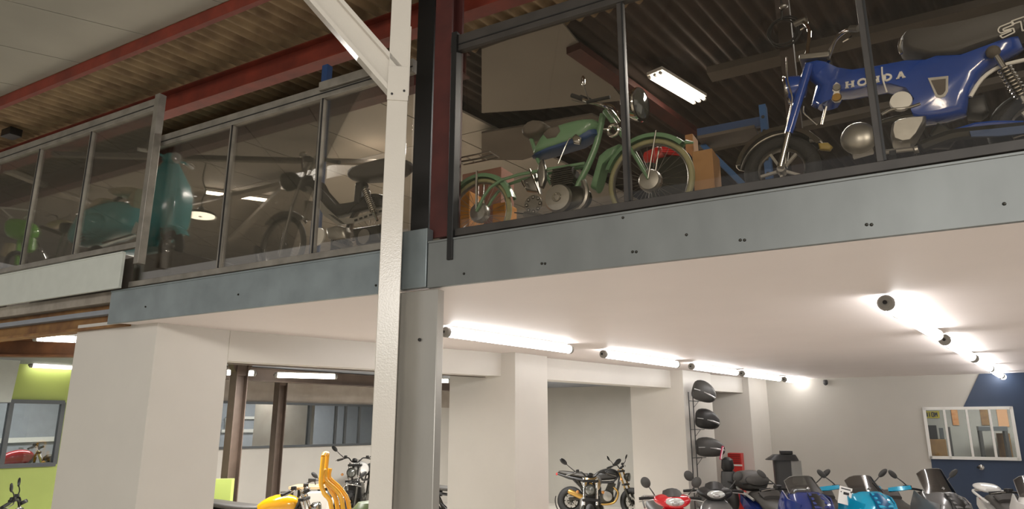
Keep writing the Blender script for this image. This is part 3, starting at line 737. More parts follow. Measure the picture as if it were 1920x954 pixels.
def maxi_scooter(lbl, loc, rz, body, accent=None, screen=None, screen_h=0.26, screen_w=0.2, scale=1.0, topbox=False, guards=None, tag_card=False, tail=None, seat_back=False, slat=None, mirrors=True, big_tail=False, mirror_col=None):
    accent = accent or body; tail = tail or body; slat = slat or black_pl
    r = thing('maxi_scooter', lbl, 'scooter', loc, rz, 'scooters parked in a row', scale)
    wheel('front_wheel', r, (0.72, 0, 0.28), 0.28, 0.06, grey_plastic); wheel('rear_wheel', r, (-0.66, 0, 0.27), 0.27, 0.065, grey_plastic)
    mb = MB(); mb.torus((0.72, 0, 0.28), (0, 1, 0), 0.31, 0.012, 20, 8, a0=0.2, a1=2.0, ry=0.075, u=(1, 0, 0)) ; mb.build('front_fender', body, r)
    for y in (-0.09, 0.09):
        mb = MB(); mb.tube([(0.72, y, 0.28), (0.58, y, 0.7)], 0.022, 8); mb.build('fork_leg', dk_metal, r)
    # nose: big front shell
    mb = MB(); mb.loft([rzr(0.60, 0.42, 0.06, 0.12), rzr(0.60, 0.52, 0.15, 0.23), rzr(0.58, 0.70, 0.21, 0.285), rzr(0.54, 0.86, 0.23, 0.275), rzr(0.48, 0.98, 0.19, 0.23), rzr(0.42, 1.05, 0.13, 0.17), rzr(0.36, 1.08, 0.07, 0.10)])
    nose = mb.build('front_fairing', body, r, sub=1)
    # central grille panel with slats
    mb = MB()
    pts = [(0.80, 0.80), (0.785, 0.87), (0.735, 0.955), (0.625, 1.035)]
    grid = [[(x + 0.012 - abs(t) * abs(t) * 0.05, t * (0.12 - 0.02 * i), z) for t in (-1, -0.5, 0, 0.5, 1)] for i, (x, z) in enumerate(pts)]
    mb.sheet(grid, 0.02); gp = mb.build('grille', slat, nose)
    mb = MB()
    for k in range(6):
        t = k / 5; x = 0.80 - 0.06 * t - 0.12 * t * t; z = 0.83 + 0.2 * t
        mb.box((x + 0.012, 0, z), (0.035, 0.2 - 0.07 * t, 0.016), rot=Matrix.Rotation(0.7, 3, 'Y'))
    mb.build('slat', accent, gp, bevel=0.004)
    for s_ in (-1, 1):
        mb = MB(); mb.ell((0.70, s_ * 0.175, 0.80), (0.085, 0.075, 0.05), Matrix.Rotation(s_ * 0.5, 3, 'Z') @ Matrix.Rotation(0.5, 3, 'Y'), 14, 8); hl = mb.build('headlight', lens, nose)
        mb = MB(); mb.ell((0.735, s_ * 0.17, 0.795), (0.05, 0.04, 0.028), None, 10, 6); mb.build('bulb', silver_gl, hl)
        mb = MB()  # side blade of the fairing
        grid = [[(0.30 - 0.03 * i, s_ * (0.20 + 0.05 * math.sin(i)), 1.05 - 0.15 * i), (0.52 - 0.02 * i, s_ * (0.262 + 0.015 * i), 0.98 - 0.16 * i), (0.67 - 0.0 * i, s_ * (0.19 + 0.03 * i), 0.93 - 0.12 * i)] for i in range(3)]
        mb.sheet(grid, 0.018); mb.build('side_panel', accent, r)
        mb = MB(); mb.ell((0.62, s_ * 0.235, 0.80), (0.07, 0.012, 0.016), Matrix.Rotation(0.6, 3, 'Y'), 10, 6); mb.build('turn_signal', amber, r)
    # windscreen
    grid = []
    for i in range(8):
        t = i / 7; row = []
        for j in range(9):
            s_ = j / 4 - 1; w = screen_w * (1.05 - 0.1 * t)
            row.append((0.54 - 0.13 * t - 0.07 * s_ * s_, s_ * w, 1.03 + screen_h * t - 0.06 * s_ ** 4 * t))
        grid.append(row)
    mb = MB(); mb.sheet(grid, 0.006); ws = mb.build('windscreen', screen or shield_dk, r)
    mb = MB(); mb.tube([g[0] for g in grid] + [g for g in grid[-1][1:-1]] + [g[-1] for g in reversed(grid)], 0.004, 5); mb.build('screen_edge', grey_plastic, ws)
    mb = MB(); mb.prism([(0.52, -0.025, 1.085), (0.515, 0.0, 1.105), (0.52, 0.025, 1.085), (0.522, 0.01, 1.085), (0.525, 0.0, 1.07), (0.522, -0.01, 1.085)], (0.006, 0, 0)); mb.build('emblem', silver_gl, ws)
    # dash and leg shield
    mb = MB(); mb.loft([rzr(0.34, 0.40, 0.05, 0.22), rzr(0.36, 0.62, 0.06, 0.25), rzr(0.32, 0.84, 0.08, 0.24), rzr(0.26, 0.98, 0.07, 0.18), rzr(0.25, 1.04, 0.05, 0.13)]); mb.build('leg_shield', charcoal, r, sub=1)
    # bars
    for s_ in (-1, 1):
        mb = MB(); mb.tube([(0.24, 0, 1.03), (0.22, s_ * 0.15, 1.06), (0.15, s_ * 0.28, 1.05), (0.12, s_ * 0.36, 1.04)], 0.013, 8, smooth=4); hb = mb.build('handlebar', black_pl, r)
        mb = MB(); mb.tube([(0.155, s_ * 0.27, 1.05), (0.11, s_ * 0.39, 1.035)], 0.019, 10); mb.build('grip', black_rub, hb)
        mb = MB(); mb.tube([(0.20, s_ * 0.24, 1.055), (0.19, s_ * 0.32, 1.05), (0.155, s_ * 0.39, 1.03)], [0.008, 0.006, 0.005], 6, smooth=3); mb.build('brake_lever', steel_m, hb)
        mb = MB(); mb.box((0.19, s_ * 0.2, 1.075), (0.07, 0.08, 0.05), rot=Matrix.Rotation(s_ * -0.4, 3, 'Z')); mb.build('master_cylinder', black_pl, hb, bevel=0.01)
        if guards:
            mb = MB(); mb.sheet([[(0.24, s_ * 0.2, 1.10), (0.21, s_ * 0.32, 1.09), (0.14, s_ * 0.42, 1.07)], [(0.26, s_ * 0.2, 1.06), (0.23, s_ * 0.33, 1.04), (0.15, s_ * 0.43, 1.03)]], 0.012); mb.build('hand_guard', guards, hb, bevel=0.003)
        if mirrors: mirror(r, (0.21, s_ * 0.2, 1.07), (0.23, s_ * 0.37, 1.2), rad=(0.018, 0.045, 0.055), m=mirror_col or charcoal)
    # floor, seat, tail
    mb = MB(); mb.loft([rx(0.42, 0.36, 0.20, 0.14), rx(0.15, 0.40, 0.22, 0.17), rx(-0.1, 0.46, 0.21, 0.22), rx(-0.4, 0.50, 0.2, 0.2)]); mb.build('floor_tunnel', charcoal, r, sub=1)
    mb = MB(); mb.loft([rx(0.05, 0.50, 0.14, 0.14), rx(-0.15, 0.58, 0.20, 0.16), rx(-0.5, 0.66, 0.20, 0.15), rx(-0.85, 0.78, 0.15, 0.10), rx(-1.05, 0.86, 0.08, 0.05)]); tl = mb.build('rear_body', tail, r, sub=1)
    mb = MB(); mb.loft([rx(0.08, 0.70, 0.08, 0.05), rx(0.0, 0.75, 0.14, 0.065), rx(-0.2, 0.77, 0.17, 0.07), rx(-0.32, 0.80, 0.17, 0.075), rx(-0.40, 0.87, 0.165, 0.075), rx(-0.65, 0.895, 0.15, 0.065), rx(-0.84, 0.905, 0.11, 0.045)]); st = mb.build('seat', seat_m, r, sub=1)
    mb = MB(); mb.loft([rx(-0.33, 0.90, 0.12, 0.03), rx(-0.40, 0.955, 0.14, 0.045), rx(-0.46, 0.95, 0.13, 0.03)]); mb.build('lumbar_pad', seat_m, st)
    mb = MB(); mb.ell((-1.03, 0, 0.85), (0.05, 0.1, 0.035), None, 12, 8); mb.build('tail_light', red_flat, tl)
    for s_ in (-1, 1):
        mb = MB(); mb.tube([(-0.5, s_ * 0.17, 0.86), (-0.7, s_ * 0.2, 0.93), (-0.95, s_ * 0.17, 0.98), (-1.05, 0.0, 0.98)], [0.016, 0.018, 0.02, 0.02], 8, smooth=4); mb.build('grab_rail', tail if not topbox else grey_plastic, r)
        mb = MB(); mb.sheet([[(-0.1, s_ * 0.20, 0.72), (-0.5, s_ * 0.215, 0.80), (-0.92, s_ * 0.14, 0.9)], [(-0.1, s_ * 0.225, 0.55), (-0.5, s_ * 0.235, 0.64), (-0.92, s_ * 0.15, 0.80)]], 0.02); mb.build('tail_panel', accent, r)
    mb = MB(); mb.tube([(-0.2, -0.2, 0.3), (-0.55, -0.22, 0.32), (-0.95, -0.22, 0.42)], [0.03, 0.06, 0.065], 12); mb.build('exhaust', dk_metal, r)
    mb = MB(); mb.box((-0.35, 0.12, 0.3), (0.6, 0.1, 0.16)); mb.build('engine', dk_metal, r, bevel=0.03)
    mb = MB(); mb.tube([(-0.05, 0.12, 0.2), (-0.02, 0.22, 0.01)], 0.012, 6); mb.build('side_stand', dk_metal, r)
    if big_tail:
        mb = MB(); mb.loft([rx(-0.72, 0.99, 0.11, 0.04), rx(-0.9, 1.02, 0.16, 0.05), rx(-1.05, 1.04, 0.15, 0.045), rx(-1.12, 1.04, 0.09, 0.03)]); mb.build('carrier', tail, r, sub=1)
    if topbox:
        mb = MB(); mb.loft([rx(-0.68, 1.03, 0.10, 0.06), rx(-0.74, 1.06, 0.19, 0.11, 2.8), rx(-0.92, 1.08, 0.21, 0.14, 3), rx(-1.08, 1.07, 0.18, 0.11, 2.8), rx(-1.15, 1.05, 0.10, 0.06)]); tb = mb.build('top_case', seat_m, r, sub=1)
        mb = MB(); mb.loft([rx(-0.64, 1.06, 0.12, 0.05), rx(-0.69, 1.09, 0.18, 0.075), rx(-0.74, 1.09, 0.16, 0.05)]); mb.build('backrest', seat_m, tb, sub=1)
        mb = MB(); mb.box((-0.92, 0, 1.04), (0.44, 0.43, 0.014)); mb.box((-0.9, 0, 0.965), (0.2, 0.16, 0.05)); mb.build('lid_seam', black_pl, tb)
    if tag_card:
        c = Vector((0.40, -0.245, 1.0)); M = Matrix.Rotation(0.75, 3, 'Z') @ Matrix.Rotation(-0.35, 3, 'X')
        c = Vector((0.44, -0.27, 1.0)); M = Matrix.Rotation(-0.55, 3, 'Z') @ Matrix.Rotation(0.30, 3, 'X') @ Matrix.Rotation(0.35, 3, 'Y')
        M = Matrix.Rotation(math.radians(62), 3, 'Z') @ Matrix.Rotation(math.radians(-18), 3, 'X') @ Matrix.Rotation(math.radians(14), 3, 'Y')
        mb = MB(); mb.box(c, (0.135, 0.004, 0.2), rot=M); pc = mb.build('price_card', paper, r)
        mb = MB(); mb.box(c + M @ Vector((0, -0.003, 0.075)), (0.1, 0.003, 0.012), rot=M); mb.box(c + M @ Vector((0.01, -0.003, 0.025)), (0.06, 0.003, 0.03), rot=M); mb.box(c + M @ Vector((-0.045, -0.003, 0.035)), (0.012, 0.003, 0.012), rot=M)
        mb.build('print', ink, pc)
    return r

def city_scooter(lbl, loc, rz, body, visor, scale=1.0, rack=True, dark_head=False):
    r = thing('city_scooter', lbl, 'scooter', loc, rz, 'scooters parked in a row', scale)
    wheel('front_wheel', r, (0.62, 0, 0.23), 0.23, 0.05, grey_plastic); wheel('rear_wheel', r, (-0.6, 0, 0.23), 0.23, 0.055, grey_plastic)
    mb = MB(); mb.torus((0.62, 0, 0.23), (0, 1, 0), 0.26, 0.012, 20, 8, a0=0.1, a1=2.4, ry=0.07, u=(1, 0, 0)); mb.build('front_fender', body, r)
    for y in (-0.07, 0.07):
        mb = MB(); mb.tube([(0.62, y, 0.23), (0.5, y, 0.62)], 0.02, 8); mb.build('fork_leg', dk_metal, r)
    mb = MB(); mb.loft([rzr(0.47, 0.36, 0.05, 0.12), rzr(0.48, 0.5, 0.11, 0.2), rzr(0.46, 0.68, 0.13, 0.235), rzr(0.41, 0.82, 0.12, 0.21), rzr(0.36, 0.90, 0.09, 0.15), rzr(0.33, 0.94, 0.05, 0.08)]); fs = mb.build('front_shield', body, r, sub=1)
    mb = MB(); mb.torus((0.585, 0, 0.74), (1, 0, 0.25), 0.085, 0.006, 24, 6); mb.build('shield_trim', silver_gl, fs)
    for s_ in (-1, 1):
        mb = MB(); mb.ell((0.53, s_ * 0.17, 0.74), (0.05, 0.035, 0.05), Matrix.Rotation(0.4, 3, 'Y'), 12, 8); mb.build('turn_signal', amber, fs)
    # headset
    mb = MB(); mb.loft([rx(0.20, 1.0, 0.1, 0.04), rx(0.26, 1.01, 0.22, 0.065), rx(0.34, 1.0, 0.235, 0.08, 2.2), rx(0.43, 0.98, 0.17, 0.075, 2.2), rx(0.48, 0.965, 0.10, 0.05)]); hd = mb.build('headset', body if not dark_head else black_pl, r, sub=1)
    mb = MB(); mb.ell((0.445, 0, 0.985), (0.055, 0.115, 0.05), Matrix.Rotation(0.25, 3, 'Y'), 16, 10); hl = mb.build('headlight', lens, hd)
    mb = MB(); mb.ell((0.485, 0, 0.975), (0.02, 0.05, 0.028), None, 12, 8); mb.build('bulb', silver_gl, hl)
    grid = [[(0.44 - 0.10 * t - 0.05 * s_ * s_, s_ * 0.14 * (1 - 0.3 * t), 1.045 + 0.085 * t - 0.035 * s_ * s_) for s_ in (-1, -0.5, 0, 0.5, 1)] for t in (0, 0.33, 0.66, 1)]
    mb = MB(); mb.sheet(grid, 0.012); mb.build('visor', visor, hd)
    mb = MB(); mb.tube([(0.35, 0, 0.9), (0.3, 0, 1.0)], 0.07, 12); mb.build('steering_neck', body if not dark_head else black_pl, r)
    for s_ in (-1, 1):
        mb = MB(); mb.tube([(0.27, s_ * 0.2, 1.01), (0.22, s_ * 0.27, 1.01), (0.2, s_ * 0.37, 1.0)], [0.016, 0.018, 0.018], 10); hb = mb.build('grip', black_rub, r)
        mb = MB(); mb.tube([(0.31, s_ * 0.2, 1.0), (0.29, s_ * 0.3, 0.99), (0.25, s_ * 0.38, 0.97)], [0.008, 0.007, 0.006], 6); mb.build('brake_lever', silver_gl, hb)
        mirror(r, (0.29, s_ * 0.2, 1.05), (0.30, s_ * 0.275, 1.155), rad=(0.022, 0.075, 0.052), m=charcoal)
    mb = MB(); mb.loft([rx(0.42, 0.3, 0.17, 0.05), rx(0.1, 0.28, 0.19, 0.06), rx(-0.2, 0.33, 0.18, 0.1)]); mb.build('floorboard', charcoal, r)
    mb = MB(); mb.loft([rzr(0.40, 0.30, 0.04, 0.18), rzr(0.37, 0.6, 0.04, 0.2), rzr(0.32, 0.88, 0.04, 0.15)]); mb.build('leg_shield', charcoal, r)
    mb = MB(); mb.loft([rx(0.02, 0.45, 0.10, 0.2), rx(-0.15, 0.52, 0.17, 0.22), rx(-0.5, 0.62, 0.18, 0.16), rx(-0.8, 0.7, 0.13, 0.1), rx(-0.95, 0.74, 0.07, 0.05)]); tl = mb.build('rear_body', body, r, sub=1)
    mb = MB(); mb.loft([rx(0.05, 0.76, 0.07, 0.04), rx(-0.08, 0.79, 0.14, 0.065), rx(-0.35, 0.815, 0.17, 0.075), rx(-0.62, 0.85, 0.16, 0.07), rx(-0.82, 0.86, 0.1, 0.045)]); mb.build('seat', seat_m, r, sub=1)
    mb = MB(); mb.ell((-0.95, 0, 0.74), (0.05, 0.09, 0.04), None, 12, 8); mb.build('tail_light', red_flat, tl)
    if rack:
        mb = MB(); mb.tube([(-0.66, 0.15, 0.80), (-0.82, 0.15, 0.90), (-1.0, 0.11, 0.91), (-1.03, 0, 0.91), (-1.0, -0.11, 0.91), (-0.82, -0.15, 0.90), (-0.66, -0.15, 0.80)], 0.012, 8, smooth=4)
        for y in (-0.06, 0.06): mb.tube([(-0.84, y, 0.90), (-1.02, y, 0.91)], 0.008, 6)
        mb.build('luggage_rack', silver_gl, r)
    mb = MB(); mb.tube([(-0.2, -0.17, 0.26), (-0.5, -0.19, 0.28), (-0.8, -0.19, 0.34)], [0.03, 0.05, 0.055], 12); mb.build('exhaust', dk_metal, r)
    mb = MB(); mb.box((-0.32, 0.1, 0.27), (0.55, 0.1, 0.15)); mb.build('engine', dk_metal, r, bevel=0.03)
    mb = MB(); mb.tube([(-0.1, 0.1, 0.2), (-0.06, 0.18, 0.01)], 0.012, 6); mb.build('side_stand', dk_metal, r)
    return r

def motorbike(lbl, loc, rz, tank, frame=None, scale=1.0, exhaust=None, tall=0.0, fender=None, beak=False, bars_w=0.38, name='motorcycle', seat_long=True, light=None, steer=0.0, group=None, mirrors=True, plate=False, knobbly=False):
    frame = frame or black_pl; fender = fender or black_pl; exhaust = exhaust or steel_m
    r = thing(name, lbl, 'motorcycle', loc, rz, group, scale)
    R = 0.31; h = tall
    fx = 0.74; fc = Vector((fx, 0, R)); st = Matrix.Rotation(steer, 3, 'Z'); piv = Vector((0.5, 0, 0))
    def S(p): return piv + st @ (Vector(p) - piv)
    axf = st @ Vector((0, 1, 0))
    wf_ = wheel('front_wheel', r, S(fc), R, 0.06, dk_metal, None, 8, disc=True, ax=axf); wheel('rear_wheel', r, (-0.66, 0, R), R, 0.075, dk_metal, None, 8)
    if knobbly:
        mb = MB()
        for i in range(30):
            t = 2 * PI * i / 30
            for y in (-0.03, 0.03): mb.box(S(fc + Vector((math.cos(t) * R, y, math.sin(t) * R))), (0.03, 0.03, 0.03), rot=st @ Matrix.Rotation(-t, 3, 'Y'))
        mb.build('tread', black_rub, wf_)
    mb = MB(); mb.torus(S(fc), axf, R + 0.02, 0.008, 22, 8, a0=0.15, a1=1.95, ry=0.07, u=st @ Vector((1, 0, 0))); 
    mb.build('front_fender', fender, r)
    for y in (-0.1, 0.1):
        mb = MB(); mb.tube([S((fx, y, R)), S((fx - 0.13, y, 0.58 + h))], 0.028, 10); f = mb.build('fork_leg', dk_metal, r)
        mb = MB(); mb.tube([S((fx - 0.13, y, 0.58 + h)), S((fx - 0.28, y, 0.98 + h))], 0.02, 10); mb.build('fork_tube', gold_m if exhaust is gold_m else chrome, f)
    for xx, zz in ((fx - 0.16, 0.66), (fx - 0.265, 0.94)):
        mb = MB(); mb.box(S((xx, 0, zz + h)), (0.07, 0.26, 0.04), rot=st); mb.build('fork_yoke', frame, r, bevel=0.008)
    mb = MB(); mb.lathe([(0.03, -0.09), (0.075, -0.05), (0.088, 0.0), (0.09, 0.03), (0.07, 0.04), (0.002, 0.045)], S((fx - 0.1, 0, 0.82 + h)), st @ Vector((1, 0, -0.05)), 20); hl = mb.build('headlight', light or dk_metal, r)
    mb = MB(); mb.lathe([(0.078, 0.032), (0.06, 0.048), (0.002, 0.056)], S((fx - 0.1, 0, 0.82 + h)), st @ Vector((1, 0, -0.05)), 20); mb.build('headlight_lens', lens_dk, hl)
    # bars
    pts = [(0.34, -bars_w, 1.02 + h), (0.39, -bars_w + 0.12, 1.05 + h), (0.45, -0.14, 1.07 + h), (0.47, -0.06, 1.0 + h), (0.47, 0.06, 1.0 + h), (0.45, 0.14, 1.07 + h), (0.39, bars_w - 0.12, 1.05 + h), (0.34, bars_w, 1.02 + h)]
    mb = MB(); mb.tube([S(p) for p in pts], 0.012, 8, smooth=3); hb = mb.build('handlebar', black_pl if light is None else chrome, r)
    for s_ in (-1, 1):
        mb = MB(); mb.tube([S((0.335, s_ * (bars_w + 0.01), 1.018 + h)), S((0.385, s_ * (bars_w - 0.11), 1.048 + h))], 0.019, 10); mb.build('grip', black_rub, hb)
        mb = MB(); mb.tube([S((0.43, s_ * (bars_w - 0.14), 1.06 + h)), S((0.43, s_ * (bars_w - 0.06), 1.04 + h)), S((0.38, s_ * (bars_w + 0.03), 1.01 + h))], 0.006, 6); mb.build('lever', steel_m, hb)
        mb = MB(); mb.box(S((0.41, s_ * (bars_w - 0.17), 1.085 + h)), (0.06, 0.05, 0.05)); mb.build('reservoir', black_pl, hb, bevel=0.01)
        if mirrors: mirror(r, S((0.41, s_ * (bars_w - 0.14), 1.07 + h)), S((0.40, s_ * (bars_w + 0.02), 1.2 + h)), rad=(0.016, 0.05, 0.055), m=black_pl)
        mb = MB(); mb.ell(S((fx - 0.16, s_ * 0.2, 0.78 + h)), (0.03, 0.025, 0.025), None, 10, 6); mb.build('turn_signal', amber, r)
    mb = MB(); mb.lathe([(0.045, -0.02), (0.05, 0.0), (0.045, 0.02), (0.002, 0.022)], S((0.5, 0, 1.03 + h)), (-0.5, 0, 1), 16); mb.build('instrument', black_pl, r)
    # tank, seat, tail
    mb = MB(); mb.loft([rx(0.42, 0.86 + h, 0.07, 0.06), rx(0.36, 0.87 + h, 0.12, 0.11), rx(0.2, 0.88 + h, 0.155, 0.135), rx(0.02, 0.85 + h, 0.14, 0.12), rx(-0.1, 0.81 + h, 0.09, 0.08), rx(-0.14, 0.79 + h, 0.05, 0.04)]); tk = mb.build('tank', tank, r, sub=1)
    mb = MB(); mb.lathe([(0.035, 0), (0.035, 0.014), (0.002, 0.018)], (0.2, 0, 1.012 + h), (0, 0, 1), 14); mb.build('filler_cap', steel_m, tk)
    mb = MB(); mb.loft([rx(-0.04, 0.82 + h, 0.07, 0.03), rx(-0.12, 0.83 + h, 0.12, 0.045), rx(-0.35, 0.835 + h, 0.14, 0.05), rx(-0.62, 0.875 + h, 0.13, 0.05), rx(-0.88, 0.905 + h, 0.09, 0.04), rx(-0.94, 0.91 + h, 0.04, 0.02)]); mb.build('seat', seat_m, r, sub=1)
    mb = MB(); mb.loft([rx(-0.4, 0.75 + h, 0.1, 0.05), rx(-0.7, 0.8 + h, 0.1, 0.05), rx(-0.95, 0.87 + h, 0.06, 0.03)]); tl = mb.build('tail', frame, r)
    mb = MB(); mb.ell((-0.97, 0, 0.86 + h), (0.03, 0.05, 0.03), None, 10, 6); mb.build('tail_light', red_flat, tl)
    mb = MB(); mb.torus((-0.66, 0, R), (0, 1, 0), R + 0.05, 0.008, 20, 8, a0=1.1, a1=3.4, ry=0.08, u=(1, 0, 0)); mb.build('rear_fender', fender, r)
    # frame
    mb = MB()
    for y in (-0.1, 0.1):
        mb.tube([(0.44, y * 0.4, 0.92 + h), (0.3, y, 0.72 + h * .6), (-0.1, y, 0.68 + h * .6), (-0.28, y, 0.42)], 0.02, 8, smooth=3)
        mb.tube([(0.44, y * 0.4, 0.86 + h), (0.36, y, 0.5), (0.2, y, 0.28), (-0.25, y, 0.27)], 0.018, 8, smooth=3)
        mb.tube([(-0.1, y, 0.7 + h * .6), (-0.5, y, 0.76 + h), (-0.9, y * 0.7, 0.86 + h)], 0.014, 8)
        mb.tube([(-0.22, y, 0.4), (-0.6, y, 0.75 + h)], 0.014, 8)
    mb.build('frame', frame, r)
    mb = MB(); mb.box((-0.45, 0.1, 0.36), (0.5, 0.035, 0.06)); mb.box((-0.45, -0.1, 0.36), (0.5, 0.035, 0.06)); mb.build('swingarm', steel_m if knobbly else dk_metal, r, bevel=0.01)
    # engine
    mb = MB(); mb.box((0.08, 0, 0.4), (0.42, 0.26, 0.24)); mb.lathe([(0.12, -0.17), (0.13, -0.15), (0.13, 0.15), (0.12, 0.17)], (0.16, 0, 0.42), (0, 1, 0), 20); en = mb.build('engine', dk_metal, r, bevel=0.02)
    mb = MB()
    for s_ in (-1, 1): mb.lathe([(0.10, 0), (0.10, 0.012), (0.06, 0.02), (0.002, 0.024)], (0.17, s_ * 0.17, 0.43), (0, s_, 0), 20)
    mb.build('engine_cover', steel_m, en)
    mb = MB()
    for k in range(7): mb.box((0.2 + 0.012 * k, 0, 0.54 + 0.026 * k), (0.17, 0.22, 0.012), rot=Matrix.Rotation(0.25, 3, 'Y'))
    mb.box((0.24, 0, 0.63), (0.12, 0.17, 0.2), rot=Matrix.Rotation(0.25, 3, 'Y')); mb.build('cylinder', alu if knobbly else dk_metal, en)
    mb = MB(); mb.box((0.4, 0, 0.6), (0.05, 0.24, 0.26), rot=Matrix.Rotation(0.3, 3, 'Y')); mb.build('radiator', black_pl, r)
    mb = MB(); mb.tube([(0.3, -0.08, 0.62), (0.4, -0.13, 0.5), (0.3, -0.15, 0.3), (0.0, -0.17, 0.26), (-0.2, -0.18, 0.32)], 0.022, 10, smooth=4); ex = mb.build('exhaust_pipe', gold_m if exhaust is gold_m else steel_m, r)
    mb = MB(); mb.tube([(-0.2, -0.18, 0.32), (-0.26, -0.19, 0.35), (-0.66, -0.21, 0.52), (-0.7, -0.21, 0.54)], [0.03, 0.055, 0.06, 0.045], 14); mb.build('silencer', exhaust, ex)
    mb = MB(); mb.tube([(-0.35, 0.0, 0.45), (-0.5, 0.0, 0.75 + h)], 0.035, 10); mb.build('rear_shock', dk_metal, r)
    mb = MB(); mb.tube([(0.0, 0.13, 0.26), (0.02, 0.26, 0.015)], 0.012, 6); mb.build('side_stand', dk_metal, r)
    if plate:
        mb = MB(); mb.box((fx - 0.02, -0.16, 0.74 + h), (0.01, 0.16, 0.24), rot=Matrix.Rotation(0.4, 3, 'Y')); mb.build('price_card', paper, r)
    return r

def nose_at(px, y, hd, fx=0.5):
    p = aty(px, 900, y); return Vector((p.x - math.cos(hd) * fx, p.y - math.sin(hd) * fx, ZF))
def rd(d): return math.radians(d)
city_scooter('bright red scooter with round mirrors nearest the dark motorcycle alcove', nose_at(1262, 13.2, rd(-90), 0.65), rd(-90), red_gloss, charcoal, 1.55)
city_scooter('graphite grey scooter with black cowl between red scooter and navy scooter', nose_at(1340, 14.3, rd(-98), 0.65), rd(-98), grey_gloss, black_pl, 1.58, rack=False, dark_head=True)
maxi_scooter('navy blue scooter with charcoal top case and pale windscreen', nose_at(1515, 13.4, rd(-82), 0.85), rd(-82), navy_gloss, navy_gloss, shield_lt, 0.19, 0.2, 1.6, topbox=True, tail=navy_gloss)
maxi_scooter('bright cyan scooter with smoked screen and white price card', nose_at(1630, 13.5, rd(-80), 0.85), rd(-80), cyan_gloss, cyan_gloss, shield_dk, 0.19, 0.2, 1.6, guards=cyan_gloss, tag_card=True, slat=cyan_deep, tail=charcoal)
maxi_scooter('dark grey scooter with cyan hand guards below the workshop window', nose_at(1768, 13.4, rd(-80), 0.85), rd(-80), grey_gloss, grey_gloss, shield_dk, 0.27, 0.19, 1.6, guards=cyan_gloss, tail=charcoal)
maxi_scooter('white scooter at the right edge beside the navy wall', nose_at(1950, 13.2, rd(-102), 0.85), rd(-102), white_gloss, white_gloss, shield_dk, 0.24, 0.2, 1.55, tail=white_gloss, big_tail=True, mirrors=False)

# motorcycles behind the pillars
def mbike(lbl, px, y, hd, *a, **k):
    p = aty(px, 800, y); return motorbike(lbl, (p.x, p.y, k.pop('z', ZF)), rd(hd), *a, **k)
mbike('black motorcycle parked side on in the alcove with a bronze silencer', 1122, 23.8, -10, black_pl, black_pl, 1.45, gold_m, tall=0.02, steer=-0.45)
mbike('black motorcycle seen head on in front of the alcove one', 1108, 19.2, -100, gold_m, black_pl, 1.58, steel_m)
mbike('amber yellow motorcycle with long dark seat behind the left white pillar', 512, 14.4, -4, yellow_gl, black_pl, 1.56, steel_m, light=chrome, mirrors=False, knobbly=True)
mbike('dark motorcycle with round mirrors and white card behind the yellow tubes', 640, 18.6, -75, charcoal, black_pl, 1.35, steel_m, light=chrome, plate=True)
mbike('black and white trail motorcycle partly hidden by the white post', 684, 22.3, -96, white_gloss, black_pl, 1.6, steel_m, tall=0.12, fender=white_gloss, knobbly=True)
mbike('dark motorcycle handlebar with oval mirror before the green wall', -30, 12.6, 30, charcoal, black_pl, 1.5, steel_m)
mbike('dark motorcycle wheel showing left of the middle white pillar', 872, 19.5, 0, charcoal, black_pl, 1.45, steel_m)
p = ona(12, 850, FA - 1.6); zp = p.z - 0.92 * 1.45
motorbike('red motorcycle behind the glass of the green wall', (p.x, p.y, zp), rd(30), red_gloss, black_pl, 1.4, steel_m, tall=0.02, mirrors=False)
mb = MB(); mb.box((p.x, p.y, (ZF + zp) / 2), (3.0, 1.2, zp - ZF), rd(30)); tag(mb.build('display_plinth', grey_plastic, bevel=0.01), 'grey plinth under the red motorcycle in the office', 'plinth')
# yellow tubular frame
YD = 14.2
base = aty(622, 930, YD); base.z = ZF
r = thing('tube_rack', 'bent yellow tube rack standing right of the yellow motorcycle', 'rack', base)
def yl(px, py, dy=0.0): return aty(px, py, YD + dy) - base
for trk, dy in (([(606, 856), (603, 885), (602, 908), (608, 925), (622, 954)], -0.1), ([(614, 850), (611, 880), (611, 902), (622, 922), (633, 954)], 0.12), ([(619, 878), (618, 896), (640, 918), (655, 954)], 0.22), ([(609, 880), (610, 900), (633, 922), (643, 954)], 0.0)):
    pts = [yl(x, y, dy) for x, y in trk]; e = pts[-1]; f = Vector((e.x + 0.12, e.y, 0.02))
    mb = MB(); mb.tube(pts + [f], 0.043, 10, smooth=4); mb.build('tube', yellow_tb, r)
mb = MB(); mb.tube([yl(606, 856, -0.1), yl(609, 850, 0.0), yl(614, 850, 0.12)], 0.043, 10, smooth=3); mb.build('top_bend', yellow_tb, r)
for u, v in (((602, 908), (611, 902)), ((604, 882), (611, 880))):
    mb = MB(); mb.tube([yl(*u, -0.1), yl(*v, 0.12)], 0.03, 8); mb.build('crossbar', yellow_tb, r)
